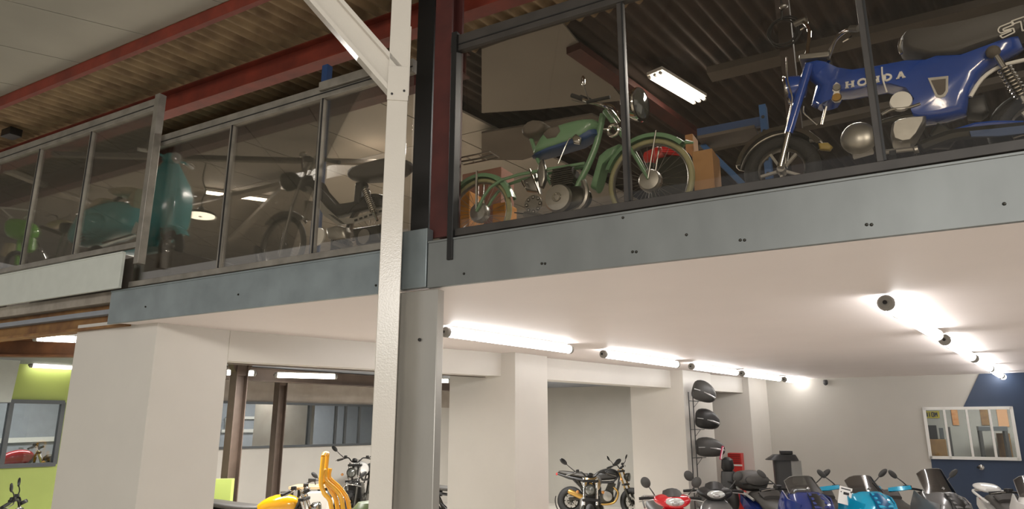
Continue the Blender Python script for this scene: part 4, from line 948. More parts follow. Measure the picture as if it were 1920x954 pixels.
# wooden board on trestle
TD = 16.2
p0 = aty(545, 911, TD); p1 = aty(606, 911, TD)
z = p0.z - ZF; L = p1.x - p0.x; xm = (p0.x + p1.x) / 2
r = thing('work_table', 'pale wooden board table behind the yellow motorcycle handlebar', 'table', (xm, TD + 0.2, ZF))
mb = MB(); mb.box((0, 0, z - 0.03), (L, 0.7, 0.06)); mb.build('tabletop', wood_m, r, bevel=0.004)
for x in (-L / 2 + 0.06, L / 2 - 0.06):
    for y in (-0.28, 0.28):
        mb = MB(); mb.box((x, y, (z - 0.06) / 2), (0.06, 0.06, z - 0.06)); mb.build('leg', dk_metal, r)
p = aty(585, 905, TD)
r = thing('clamp_tool', 'small black clamp tool lying on the pale wooden board', 'tool', (p.x, TD + 0.1, ZF + z), 0, None, 1.4)
mb = MB(); mb.tube([(-0.14, 0, 0.012), (-0.02, 0, 0.07), (0.16, 0, 0.09)], 0.012, 8, smooth=3); mb.build('arm', black_pl, r)
mb = MB(); mb.box((-0.02, 0, 0.085), (0.12, 0.04, 0.05)); mb.build('jaw', black_pl, r, bevel=0.008)
mb = MB(); mb.tube([(0.04, 0, 0.012), (0.02, 0, 0.07)], 0.008, 6); mb.build('foot', black_pl, r)
p = aty(595, 922, 15.4); mb = MB(); mb.box((p.x, p.y, (p.z + ZF) / 2), (0.4, 0.3, p.z - ZF), 0.3); tag(mb.build('paper_carton', paper, bevel=0.004), 'tall white carton between yellow motorcycle and yellow tube rack', 'carton')
p = aty(694, 940, 13.3); r = thing('fuel_tank', 'olive green rounded tank standing low beside the white post', 'tank', (p.x, p.y + 0.2, ZF)); hh = p.z - ZF
mb = MB(); mb.lathe([(0.34, 0), (0.36, 0.05), (0.36, hh - 0.15), (0.26, hh - 0.03), (0.05, hh), (0.04, hh + 0.04), (0.002, hh + 0.04)], (0, 0, 0), (0, 0, 1), 24); mb.build('body', mat('olive_paint', '5f6b45', 0.4), r)
mb = MB(); mb.torus((0, 0, hh - 0.15), (0, 0, 1), 0.36, 0.014, 24, 6); mb.build('rim', dk_metal, r)

# top cases on their wire stand at the right pillar
def ap(px, py, b=11.9, da=0.0): return ona(px, py, -2.2 + da)
base = ap(1302, 860); base = Vector((base.x, base.y, ZF))
r = thing('display_stand', 'thin black wire stand carrying three top cases by the right pillar', 'stand', base, ANG_B)
zt0 = ap(1299, 735).z - ZF; zt1 = ap(1303, 862).z
mb = MB()
for y in (-0.05, 0.05): mb.tube([(0, y, 0.0), (0, y, zt0)], 0.012, 8)
mb.build('upright', black_pl, r)
shelf_z = [ap(1322, y).z - ZF for y in (752, 804, 856)]
for z in shelf_z:
    mb = MB()
    for y in (-0.05, 0.05): mb.tube([(0, y, z - 0.01), (0.5, y, z - 0.01)], 0.008, 6)
    mb.tube([(0.3, -0.05, z - 0.01), (0.0, -0.05, z - 0.16)], 0.006, 6)
    mb.build('shelf_arm', black_pl, r)
mb = MB(); mb.box((0, 0, 0.015), (0.3, 0.3, 0.03)); mb.build('base', black_pl, r, bevel=0.005)
for (cx, top, bot, w, m, lbl, tilt) in ((1320, 713, 755, 42, charcoal, 'dark top case shown tipped forward, topmost of the wall stack', 0.3), (1326, 765, 806, 46, black_pl, 'black top case with pale light strip, middle of the wall stack', 0.12), (1331, 818, 858, 58, charcoal, 'charcoal top case with magenta tag, lowest of the wall stack', 0.0)):
    c = ap(cx, (top + bot) / 2); h = (ap(cx, top).z - ap(cx, bot).z); px_m = (ap(cx + 20, 800) - ap(cx, 800)).length / 20; wid = w * px_m * 0.62
    wid = 0.44 if w < 50 else 0.52
    t = thing('top_case', lbl, 'top case', (c.x, c.y, c.z - h / 2), math.radians(-20), 'top cases on the wall stand')
    M = Matrix.Rotation(tilt, 3, 'Y')
    def tr(ring): return [M @ (Vector(q) - Vector((0, 0, h / 2))) + Vector((0, 0, h / 2)) for q in ring]
    s_ = wid
    mb = MB(); mb.loft([tr(rx(-s_ * .62, h * .5, .08, h * .25)), tr(rx(-s_ * .5, h * .5, .19, h * .45, 2.6)), tr(rx(-s_ * .1, h * .52, .22, h * .5, 2.8)), tr(rx(s_ * .3, h * .46, .2, h * .42, 2.6)), tr(rx(s_ * .55, h * .4, .13, h * .27)), tr(rx(s_ * .64, h * .38, .05, h * .1))])
    mb.build('shell', m, t, sub=1)
    mb = MB(); mb.loft([tr(rx(s_ * .05, h * .47, .225, h * .045)), tr(rx(s_ * .33, h * .43, .215, h * .085)), tr(rx(s_ * .58, h * .36, .14, h * .07)), tr(rx(s_ * .645, h * .36, .07, h * .04))]); mb.build('light_strip', silver_gl, t)
    mb = MB(); mb.box(tr([(-s_ * .3, -0.212, h * .5)])[0], (0.14, 0.012, 0.02), rot=M); mb.build('badge', silver_gl, t)
    if 'magenta' in lbl:
        mb = MB(); mb.box((s_ * .5, -0.17, h * .25), (0.05, 0.012, 0.3), rot=Matrix.Rotation(0.25, 3, 'Y')); g = mb.build('hang_tag', magenta, t)
        mb = MB(); mb.box((s_ * .52, -0.178, h * .25), (0.018, 0.006, 0.26), rot=Matrix.Rotation(0.25, 3, 'Y')); mb.build('tag_strip', paper, g)

# upright seat, cabinet and bin between the scooters
p = aty(1363, 857, 16.2); H = p.z - ZF
r = thing('padded_stand', 'tall charcoal upholstered seat stood upright left of the navy scooter', 'seat', (p.x, p.y, ZF), rd(-20), None, H / 1.23)
mb = MB(); mb.loft([rzr(0, 0.0, 0.10, 0.12, 4), rzr(0, 0.7, 0.10, 0.12, 4), rzr(0, 1.0, 0.09, 0.11, 4), rzr(0, 1.06, 0.08, 0.1, 4)]); mb.build('body', charcoal, r)
mb = MB(); mb.loft([rzr(0, 1.05, 0.05, 0.07, 3), rzr(0, 1.1, 0.08, 0.1, 3), rzr(0, 1.2, 0.07, 0.09, 3), rzr(0, 1.23, 0.03, 0.05, 3)]); mb.build('head_pad', black_pl, r)
mb = MB(); mb.ell((0.05, -0.1, 0.72), (0.07, 0.06, 0.15), None, 14, 10); mb.build('side_pad', seat_m, r)
for k in range(6):
    mb = MB(); mb.box((0.02, -0.12, 0.15 + 0.07 * k), (0.16, 0.02, 0.03)); mb.build('rib', black_pl, r)
CD = 18.8
p = aty(1379, 849, CD); z1 = p.z - ZF; z0 = aty(1379, 869, CD).z - ZF
r = thing('tool_cabinet', 'red louvred tool cabinet against the back wall behind the navy scooter', 'cabinet', (p.x, p.y, ZF), ANG_A)
mb = MB(); mb.box((0, 0, z1 / 2), (0.34, 0.3, z1)); mb.build('body', red_flat, r, bevel=0.006)
dr = mat('dark_red_plastic', '8a1a16', 0.5)
for k in range(5):
    mb = MB(); mb.box((0, -0.155, z1 - 0.03 - k * (z1 - z0) / 5.2), (0.28, 0.02, 0.022)); mb.build('louvre', dr, r)
mb = MB(); mb.box((0, -0.155, z0 - 0.03), (0.36, 0.03, 0.04)); mb.build('ledge', white_plastic, r)
BD = 16.6
p = aty(1468, 858, BD); zt = (p.z - ZF) / 1.5
r = thing('waste_bin', 'dark grey bin with wide sloping lid and box on top behind the navy windscreen', 'bin', (p.x, p.y, ZF), rd(-15), None, 1.5)
mb = MB(); mb.loft([rzr(0, 0, 0.13, 0.12, 6), rzr(0, zt - 0.02, 0.15, 0.14, 6)]); mb.build('bin_body', charcoal, r)
mb = MB(); mb.loft([rzr(-0.02, zt - 0.03, 0.24, 0.18, 5), rzr(0.02, zt + 0.05, 0.16, 0.13, 5)]); mb.build('lid', black_pl, r)
mb = MB(); mb.box((0.05, 0, zt + 0.08), (0.18, 0.16, 0.05)); mb.build('handle_box', black_pl, r, bevel=0.008)
mb = MB(); mb.box((0.15, -0.06, zt - 0.2), (0.16, 0.14, 0.34), 0.3); mb.build('side_panel', grey_plastic, r, bevel=0.01)

# things in the workshop beyond the window
def ws(px, py, b): return onb(px, py, b)
def wbox(nm, lbl, cat, px0, py0, px1, py1, b, d, m, floorz=None, parts=None):
    P = ws(px0, py0, b); Q = ws(px1, py1, b); a0 = P; w = (Vector((Q.x - P.x, Q.y - P.y, 0))).length
    c = (P + Q) / 2; z1 = max(P.z, Q.z); z0 = min(P.z, Q.z) if floorz is None else ZF
    mb = MB(); mb.box((c.x, c.y, (z0 + z1) / 2), (w, d, z1 - z0), ANG_A)
    return tag(mb.build(nm, m, bevel=0.006), lbl, cat)
r = thing('wall_sign', 'yellow sign with dark letters on the workshop wall, seen through the window', 'sign', ws(1747, 777, 19.48), ANG_A)
sw = (ws(1733, 777, 19.48) - ws(1762, 777, 19.48)).length; sh = 0.2
mb = MB(); mb.box((0, 0, 0), (sw, 0.02, sh)); sg = mb.build('board', yel_sign, r)
mb = MB()
def bar(x0, z0, x1, z1, w=0.022): mb.beam((x0, -0.014, z0), (x1, -0.014, z1), 0.008, w, up=(0, 0, 1) if abs(x1 - x0) > 1e-4 else (1, 0, 0))
# ENOM-like strokes read in the photo: N I O M
x = -0.2 * sw / 0.45
u = sw / 6.2
def L(ix, segs):
    for (xa, za, xb, zb) in segs: bar(-sw * 0.42 + ix * u * 1.3 + xa * u, (za - 0.5) * sh * 0.6, -sw * 0.42 + ix * u * 1.3 + xb * u, (zb - 0.5) * sh * 0.6, 0.025)
L(0, [(0, 0, 0, 1), (0, 1, .8, 0), (.8, 0, .8, 1)]); L(1, [(.4, 0, .4, 1)]); L(2, [(0, 0, 0, 1), (0, 1, .8, 1), (.8, 1, .8, 0), (.8, 0, 0, 0)]); L(3, [(0, 0, 0, 1), (0, 1, .4, .4), (.4, .4, .8, 1), (.8, 1, .8, 0)])
mb.build('lettering', ink, sg)
wbox('workbench', 'brown workbench at left behind the workshop window', 'bench', 1738, 823, 1778, 862, 18.7, 0.5, shelf_wood, 0.0)
wbox('monitor', 'black monitor on the workbench behind the first window pane', 'monitor', 1738, 797, 1759, 823, 18.7, 0.12, black_pl)
wbox('metal_canister', 'grey canister beside the black monitor behind the workshop window', 'canister', 1760, 802, 1771, 823, 18.7, 0.12, alu_dark)
wbox('clothes_locker', 'dark narrow locker behind the second window pane', 'locker', 1773, 800, 1788, 850, 18.9, 0.3, charcoal, 0.0)
wbox('wall_poster', 'orange poster on the workshop wall behind the second pane', 'poster', 1782, 764, 1799, 797, 19.47, 0.01, poster_o)
wbox('wall_poster', 'brown and olive poster behind the third window pane', 'poster', 1836, 764, 1856, 797, 19.47, 0.01, poster_b)
wbox('wall_poster', 'large peach poster behind the last window pane', 'poster', 1867, 764, 1893, 800, 19.47, 0.01, peach)
P = ws(1832, 799, 18.6); Q = ws(1886, 799, 18.6); c = (P + Q) / 2
r = thing('metal_table', 'grey metal table frame behind the right half of the workshop window', 'table', (c.x, c.y, ZF), ANG_A)
w = (Q - P).length; zt = P.z - ZF
mb = MB(); mb.box((0, 0, zt - 0.06), (w, 0.6, 0.12)); mb.build('tabletop', alu_dark, r, bevel=0.005)
for x in (-w / 2 + 0.04, w / 2 - 0.04):
    for y in (-0.26, 0.26):
        mb = MB(); mb.box((x, y, (zt - 0.12) / 2), (0.07, 0.07, zt - 0.12)); mb.build('leg', charcoal, r)
wbox('shelf_unit', 'brown stack of shelved boxes behind the last window pane', 'shelf', 1868, 812, 1900, 862, 19.2, 0.3, shelf_wood, 0.0)
# ================================================================== VEHICLES ON THE MEZZANINE (side profiles, local x along the edge, y away from the glass)
def c2(u, v): return (u / 3.533, 270 + v / 3.533)
def c3(u, v): return (250 + u / 3.533, 250 + v / 3.533)
def c4(u, v): return (430 + u / 2.386, 120 + v / 2.385)
def c5(u, v): return (820 + u / 3.179, 150 + v / 3.18)
def c6(u, v): return (1050 + u / 2.981, 80 + v / 2.981)
def c7(u, v): return (1400 + u / 2.807, v / 2.806)
def c8(u, v): return (1640 + u / 2.982, v / 2.981)
class Tr:
    def __init__(s, a0, n0, z0=None):
        s.a, s.n, s.z = a0, n0, Z_D if z0 is None else z0
    def root(s, name, lbl, cat, group='old two wheelers on the mezzanine'):
        s.r = thing(name, lbl, cat, G(s.a, s.n, s.z), ANG_A, group); return s.r
    def q(s, c, off=0.0):
        a, n, z = an(onn(c[0], c[1], s.n + off)); return Vector((a - s.a, off, z - s.z))
    def tube(s, f, uv, r, off=0.0, seg=8, sm=3):
        return MB().tube([s.q(f(*p[:2]), off + (p[2] if len(p) > 2 else 0)) for p in uv], r, seg, smooth=sm if len(uv) > 2 else 0)
    def plate(s, f, uv, th, off=0.0):
        return MB().prism([s.q(f(*p), off) for p in uv], (0, th, 0))
    def body(s, f, uv, wid, off=0.0, k=0.62):
        # outline with rounded flanks: full outline at mid-depth, shrunk outline at both sides
        P = [s.q(f(*p), off) for p in uv]; c = sum(P, Vector()) / len(P); mb = MB()
        def rg(y, sc): return [c + (p - c) * sc + Vector((0, y, 0)) for p in P]
        return mb.loft([rg(-wid / 2, k), rg(-wid * 0.45, k + (1 - k) * .5), rg(-wid * 0.3, k + (1 - k) * .85), rg(0, 1), rg(wid * 0.3, k + (1 - k) * .85), rg(wid * 0.45, k + (1 - k) * .5), rg(wid / 2, k)])
    def fend(s, c, R, a0, a1, w, m, name='fender', th=0.006):
        mb = MB(); rings = []
        for i in range(25):
            t = a0 + (a1 - a0) * i / 24; d = Vector((math.cos(t), 0, math.sin(t)))
            rings.append([c + d * (R - 0.05) + Vector((0, -w, 0)), c + d * (R - 0.01) + Vector((0, -w * .8, 0)), c + d * R, c + d * (R - 0.01) + Vector((0, w * .8, 0)), c + d * (R - 0.05) + Vector((0, w, 0)),
                          c + d * (R - 0.05) + Vector((0, w - th, 0)), c + d * (R - 0.018) + Vector((0, w * .75, 0)), c + d * (R - 0.01), c + d * (R - 0.018) + Vector((0, -w * .75, 0)), c + d * (R - 0.05) + Vector((0, -w + th, 0))])
        return mb.loft(rings).build(name, m, s.r)
UPY = (0, 1, 0)

# ---- green vintage moped -------------------------------------------------
T = Tr(1.1, 0.45); r = T.root('moped', 'faded green vintage moped with chrome headlamp behind the right railing', 'moped')
rc = T.q(c5(255, 752)); fc = T.q(c6(505, 742)); RR, RF = 0.355, 0.385
rc.z = RR + 0.005; fc.z = RF + 0.005
wheel('rear_wheel', r, rc, RR, 0.026, steel_m, tyre_cream, 30, w=0.03, disc=False)
wheel('front_wheel', r, fc, RF, 0.027, steel_m, tyre_cream, 30, w=0.03, disc=False)
for c, nm in ((rc, 'hub_drum'), (fc, 'hub_drum')):
    mb = MB(); mb.lathe([(0.02, -0.06), (0.085, -0.05), (0.1, -0.03), (0.1, 0.03), (0.085, 0.05), (0.02, 0.06)], c, UPY, 24); mb.build(nm, alu, r)
T.fend(rc, RR + 0.05, 0.25, 2.85, 0.06, moped_green, 'rear_fender')
T.fend(fc, RF + 0.05, 0.75, 2.75, 0.06, moped_green, 'front_fender')
mb = MB(); mb.tube([fc + Vector((math.cos(.75) * (RF + .05), 0, math.sin(.75) * (RF + .05))), fc + Vector((math.cos(.62) * (RF + .09), 0, math.sin(.62) * (RF + .09)))], [0.02, 0.01], 8); mb.build('fender_tip', moped_green, r)
for y in (-0.07, 0.07):
    mb = MB(); mb.tube([rc + Vector((0, y, 0)), rc + Vector((0.0, y, RR + 0.06))], 0.012, 8); mb.build('fender_stay', chrome, r)
    mb = MB(); mb.tube([rc + Vector((0, y, 0)), T.q(c5(400, 610)) + Vector((0, y, 0)), T.q(c5(890, 505)) + Vector((0, y * .6, 0))], 0.016, 8, smooth=4); mb.build('frame_stay', moped_green, r)
    mb = MB(); mb.tube([fc + Vector((0, y, 0)), T.q(c6(380, 560)) + Vector((0, y, 0)), T.q(c6(262, 395)) + Vector((0, y * .8, 0))], [0.013, 0.018, 0.022], 10); mb.build('fork_leg', moped_green, r)
    mb = MB(); mb.tube([fc + Vector((0, y * 1.1, 0)), fc + Vector((0.09, y, RF + 0.04))], 0.006, 6); mb.build('fork_stay', steel_m, r)
mb = MB(); mb.tube([T.q(c5(130, 488)), T.q(c5(240, 470)), T.q(c5(340, 445))], 0.01, 8)
for y in (-0.09, 0.09): mb.tube([T.q(c5(130, 488)) + Vector((0, y, 0)), T.q(c5(340, 445)) + Vector((0, y, 0))], 0.008, 6)
for k in range(4): 
    p = T.q(c5(130, 488)).lerp(T.q(c5(340, 445)), k / 3); mb.tube([p + Vector((0, -0.09, 0)), p + Vector((0, 0.09, 0))], 0.006, 6)
mb.build('luggage_rack', steel_m, r)
tk = T.body(c5, [(560, 470), (600, 405), (640, 330), (700, 300), (780, 270), (870, 248), (960, 235), (985, 265), (940, 330), (880, 370), (760, 410), (640, 450)], 0.24).build('tank', moped_green, r, sub=1)
T.body(c5, [(650, 350), (690, 305), (760, 292), (778, 330), (745, 375), (680, 385)], 0.262).build('knee_pad', tan_dark, tk)
T.body(c5, [(570, 468), (700, 405), (880, 345), (960, 300), (968, 330), (880, 385), (700, 440), (590, 470)], 0.20).build('tank_reflection', blue_dull, tk)  # blue reflection on the tank, built as a coloured band
T.body(c5, [(508, 355), (530, 290), (590, 240), (700, 270), (640, 335), (600, 352)], 0.24).build('saddle', tan_dark, r, sub=1)
mb = MB(); mb.tube([T.q(c5(560, 350)), T.q(c5(600, 480)), T.q(c5(680, 620))], 0.02, 8); mb.build('seat_tube', moped_green, r)
mb = MB(); mb.tube([T.q(c6(240, 400)), T.q(c6(205, 560)), T.q(c6(150, 700)), T.q(c6(80, 830))], 0.03, 10, smooth=3); mb.build('down_tube', moped_green, r)
T.body(c6, [(230, 640), (275, 600), (345, 570), (330, 620), (250, 700), (212, 842), (178, 820)], 0.16).build('leg_guard', moped_green, r)
# engine
ec = T.q(c5(728, 708), -0.06)
mb = MB(); mb.ell(T.q(c5(790, 720)), (0.22, 0.08, 0.14), None, 18, 10); eng = mb.build('engine', dk_metal, r)
mb = MB(); mb.lathe([(0.13, 0), (0.135, -0.02), (0.12, -0.05), (0.04, -0.06), (0.002, -0.06)], ec, UPY, 28); fw_ = mb.build('flywheel_cover', alu, eng)
mb = MB(); mb.torus(ec + Vector((0, -0.062, 0)), UPY, 0.035, 0.01, 20, 6); mb.build('cover_ring', chrome, fw_)
mb = MB()
for k in range(9):
    p = T.q(c5(770, 640)).lerp(T.q(c5(765, 545)), k / 8); mb.box(p, (0.24 - 0.012 * abs(k - 3), 0.2, 0.012))
mb.box(T.q(c5(768, 592)), (0.13, 0.12, 0.24)); mb.build('cylinder_fins', dk_metal, eng)
T.body(c5, [(608, 640), (598, 560), (612, 490), (632, 470), (650, 520), (650, 600), (632, 650)], 0.06, -0.08).build('chain_guard', steel_m, r)
T.body(c5, [(510, 610), (600, 560), (620, 680), (540, 670)], 0.12).build('tool_box', steel_m, r)
mb = MB(); mb.lathe([(0.09, 0), (0.09, 0.012), (0.03, 0.014), (0.002, 0.014)], T.q(c5(570, 740), -0.07), UPY, 24)
for k in range(8):
    t = k * PI / 4; mb.ell(T.q(c5(570, 740), -0.075) + Vector((math.cos(t) * 0.07, 0, math.sin(t) * 0.07)), (0.018, 0.012, 0.018), None, 8, 6)
mb.build('sprocket', steel_m, r)
mb = MB(); mb.tube([T.q(c5(505, 600), -0.1), T.q(c5(525, 640), -0.1)], 0.012, 6); mb.tube([T.q(c5(550, 530), -0.1), T.q(c5(610, 680), -0.1)], 0.008, 6); mb.build('kick_lever', chrome, r)
T.tube(c5, [(460, 790), (600, 805), (700, 790)], 0.006).build('chain', dk_metal, r)
T.tube(c5, [(870, 600), (890, 680), (850, 760), (700, 820), (520, 800)], 0.028, -0.08).build('exhaust_pipe', steel_m, r)
T.tube(c5, [(720, 500), (780, 360), (800, 350)], 0.006, -0.13).build('gear_rod', chrome, r)
T.body(c5, [(805, 345), (830, 322), (860, 345), (850, 385), (815, 380)], 0.05, -0.12).build('gear_quadrant', chrome, r)
# front end
T.body(c6, [(345, 345), (352, 320), (385, 300), (420, 280), (440, 285), (430, 350), (400, 420), (370, 400), (350, 375)], 0.2).build('headlamp_nacelle', alu, r)
hd = Vector((0.97, -0.2, -0.1)).normalized(); hc = T.q(c6(430, 350))
mb = MB(); mb.lathe([(0.05, -0.12), (0.12, -0.07), (0.15, 0.0), (0.158, 0.03), (0.15, 0.045)], hc, hd, 28); hl = mb.build('headlamp', chrome, r)
mb = MB(); mb.lathe([(0.145, 0.035), (0.1, 0.06), (0.002, 0.07)], hc, hd, 28); mb.build('headlamp_glass', lens_dk, hl)
for y, pts in ((-0.0, [(330, 440), (290, 385), (230, 350), (150, 325), (115, 312)]), (0.35, [(330, 440), (300, 360), (235, 345), (160, 318)])):
    mb = MB(); P = [T.q(c6(*p), -0.02 if i == 0 else (-0.28 if y == 0 else 0.3) * min(1, i / 2)) for i, p in enumerate(pts)]
    mb.tube(P, 0.013, 8, smooth=3); hb = mb.build('handlebar', chrome, r)
    e = P[-1]; dv = (P[-1] - P[-2]).normalized()
    mb = MB(); mb.tube([e - dv * 0.02, e + dv * 0.1], 0.02, 10); mb.build('grip', black_rub, hb)
    mb = MB(); mb.tube([e - dv * 0.06, e + Vector((0.05, 0, -0.06)), e + dv * 0.1 + Vector((0, 0, -0.05))], 0.006, 6, smooth=3); mb.build('lever', steel_m, hb)
T.tube(c6, [(150, 332), (280, 304)], 0.016, -0.3).build('twist_grip', black_rub, r)
T.tube(c6, [(128, 208), (140, 260), (165, 330)], 0.006, 0.25).build('mirror_stem', steel_m, r)
mb = MB(); mb.ell(T.q(c6(130, 215), 0.25), (0.02, 0.03, 0.06)); mb.build('bell', chrome, r)
T.tube(c6, [(140, 320), (220, 330), (260, 370), (320, 440)], 0.005, -0.12).build('cable', steel_m, r)
mb = MB(); mb.torus(T.q(c6(298, 488), -0.1), (0.1, 1, 0.1), 0.05, 0.018, 24, 8); mb.tube([T.q(c6(245, 482), -0.1), T.q(c6(285, 480), -0.1)], [0.012, 0.02], 8); mb.build('horn', chrome, r)
mb = MB(); mb.tube([T.q(c5(700, 830)), Vector((T.q(c5(720, 830)).x, -0.12, 0.01))], 0.014, 8); mb.build('centre_stand', dk_metal, r)

# ---- blue mini bike ------------------------------------------------------
T = Tr(3.9, 0.45, Z_D); r = T.root('mini_motorbike', 'shiny blue mini motorbike with white lettering and high chrome handlebars', 'motorcycle')
bd = T.body(c7, [(300, 345), (340, 335), (420, 372), (520, 388), (640, 372), (842, 335), (960, 330), (1040, 300), (1180, 300), (1330, 245), (1440, 205), (1460, 260), (1330, 330), (1240, 400), (1190, 500), (1160, 610), (1060, 640), (930, 660), (880, 640), (900, 570), (850, 500), (740, 470), (640, 482), (540, 505), (440, 510), (405, 560), (375, 572), (352, 540), (385, 470), (330, 420)], 0.2, k=0.82).build('frame_body', dax_blue, r, angle=60)
T.tube(c7, [(490, 384), (640, 368), (842, 331), (880, 328)], 0.012, -0.03).build('top_trim', white_plastic, bd)
T.tube(c8, [(535, 540), (600, 440), (700, 372), (835, 335)], 0.014, -0.09).build('arch_trim', white_plastic, bd)
T.tube(c8, [(40, 375), (45, 440), (68, 515)], 0.006, -0.108).build('cable', white_plastic, bd)
pw = T.plate(c8, [(297, 438), (412, 426), (410, 512), (392, 542), (368, 550), (343, 545)], 0.016, -0.098).build('badge_frame', alu, bd)
T.plate(c8, [(315, 452), (398, 442), (396, 508), (382, 528), (366, 534), (352, 530)], 0.02, -0.1).build('badge_panel', tan_dark, pw)
kh = T.plate(c7, [(452, 480), (456, 455), (472, 436), (490, 446), (494, 470), (486, 482), (500, 520), (490, 535), (462, 537), (448, 526), (460, 485)], 0.03, -0.1).build('keyhole_badge', white_plastic, bd)
mb = MB(); mb.lathe([(0.035, 0), (0.03, -0.01), (0.002, -0.01)], T.q(c7(474, 512), -0.115), UPY, 16); mb.build('badge_spot', gold_m, kh)
mb = MB(); mb.lathe([(0.03, 0), (0.026, -0.01), (0.002, -0.01)], T.q(c7(474, 460), -0.115), UPY, 16); mb.build('badge_roundel', steel_m, kh)
# block-serif lettering H O N D A
P0 = T.q(c7(522, 466), -0.103); P1 = T.q(c7(834, 408), -0.103); ex = (P1 - P0); ez = (T.q(c7(526, 430), -0.1) - T.q(c7(526, 464), -0.1))
mb = MB()
def lq(cx, x, z): return P0 + ex * ((cx + x) ) + ez * z
def lbar(cx, x0, z0, x1, z1, w):
    a, b = lq(cx, x0, z0), lq(cx, x1, z1); mb.beam(a, b, 0.012, w, up=(0, 0, 1) if abs(z1 - z0) < 0.5 else (1, 0, 0))
cw = 0.145; sw_ = ez.length * 0.32; tw = ez.length * 0.16
cs = [0.0, 0.215, 0.43, 0.645, 0.86]
def stem(c, x): lbar(c, x, 0.02, x, 0.98, sw_); [lbar(c, x - 0.03, z, x + 0.03, z, tw) for z in (0.08, 0.92)]
stem(cs[0], 0.02); stem(cs[0], 0.12); lbar(cs[0], 0.02, 0.5, 0.12, 0.5, tw)
def arc(c, x, rx_, t0, t1):
    pr_ = None
    for i in range(13):
        t = t0 + (t1 - t0) * i / 12; p = lq(c, x + rx_ * math.cos(t), 0.5 + 0.46 * math.sin(t))
        if pr_ is not None: mb.beam(pr_, p, 0.012, sw_ * 0.9, up=(p - pr_).cross(Vector((0, 1, 0))))
        pr_ = p
arc(cs[1], 0.07, 0.07, 0, 2 * PI)
stem(cs[2], 0.02); stem(cs[2], 0.12); a, b = lq(cs[2], 0.02, 0.95), lq(cs[2], 0.12, 0.05); mb.beam(a, b, 0.012, sw_ * .9, up=(1, 0, 0))
stem(cs[3], 0.02); arc(cs[3], 0.035, 0.09, -PI / 2, PI / 2)
mb.beam(lq(cs[4], 0.02, 0.03), lq(cs[4], 0.07, 0.97), 0.012, sw_ * .8, up=(1, 0, 0)); mb.beam(lq(cs[4], 0.12, 0.03), lq(cs[4], 0.07, 0.97), 0.012, sw_ * .9, up=(1, 0, 0)); lbar(cs[4], 0.035, 0.33, 0.105, 0.33, tw)
for x in (0.02, 0.12): lbar(cs[4], x - 0.028, 0.06, x + 0.028, 0.06, tw)
mb.build('lettering', white_plastic, bd, smooth=False)
# seat
se = T.body(c8, [(145, 300), (142, 240), (165, 210), (330, 190), (520, 150), (700, 105), (860, 60), (900, 120), (880, 190), (700, 262), (600, 295), (450, 345), (300, 352), (180, 325)], 0.28, k=0.85).build('seat', seat_m, r, angle=50)
mb = MB(); T_ = [T.q(c8(145, 225), -0.1), T.q(c8(138, 265), -0.1), T.q(c8(150, 300), -0.1)]; mb.tube(T_, 0.012, 8, smooth=3); mb.build('seat_trim', chrome, se)
# outlined letters S T on the seat
mb = MB()
def sl(uv): 
    P = [T.q(c8(*p), -0.146) for p in uv]
    for i in range(len(P)): mb.tube([P[i], P[(i + 1) % len(P)]], 0.005, 5)
sl([(690, 165), (700, 150), (770, 122), (778, 138), (718, 162), (720, 172), (775, 158), (782, 180), (715, 212), (700, 200), (765, 172), (758, 168), (705, 186), (692, 178)])
sl([(765, 118), (870, 82), (874, 98), (838, 112), (846, 165), (826, 172), (816, 120), (770, 136)])
mb.build('seat_lettering', white_plastic, se)
# fork and front wheel
fcx = T.q(c7(195, 985)); Rf = 0.30; fcx.z = max(Rf * 0.98, 0.29)
wheel('front_wheel', r, fcx, 0.29, 0.06, steel_m, None, 5, disc=False)
T.fend(fcx, 0.355, 0.5, 2.9, 0.085, chrome, 'front_fender')
hd2 = T.q(c7(330, 345))
for y in (-0.09, 0.09):
    mb = MB(); mb.tube([T.q(c7(330, 340), y), T.q(c7(220, 700), y)], 0.034, 10); f = mb.build('fork_tube', dax_blue, r)
    mb = MB(); mb.tube([T.q(c7(222, 690), y), Vector((fcx.x, y, fcx.z))], 0.024, 10); mb.build('fork_slider', chrome, f)
mb = MB(); mb.box(hd2 + Vector((0.05, 0, 0.02)), (0.22, 0.24, 0.05), rot=Matrix.Rotation(0.15, 3, 'Y')); mb.build('fork_crown', steel_m, r, bevel=0.01)
T.tube(c7, [(425, 385), (378, 560)], 0.055, 0.0).build('head_tube', dax_blue, r)
mb = MB(); mb.lathe([(0.03, 0.1), (0.09, 0.07), (0.11, 0.0), (0.115, -0.04), (0.1, -0.05), (0.002, -0.06)], T.q(c7(248, 470)), (0.95, 0, 0.1), 24); hl = mb.build('headlight', dax_blue, r)
mb = MB(); mb.torus(T.q(c7(248, 470)) + Vector((-0.05, 0, 0)), (1, 0, 0.1), 0.108, 0.012, 24, 8); mb.build('headlight_rim', chrome, hl)
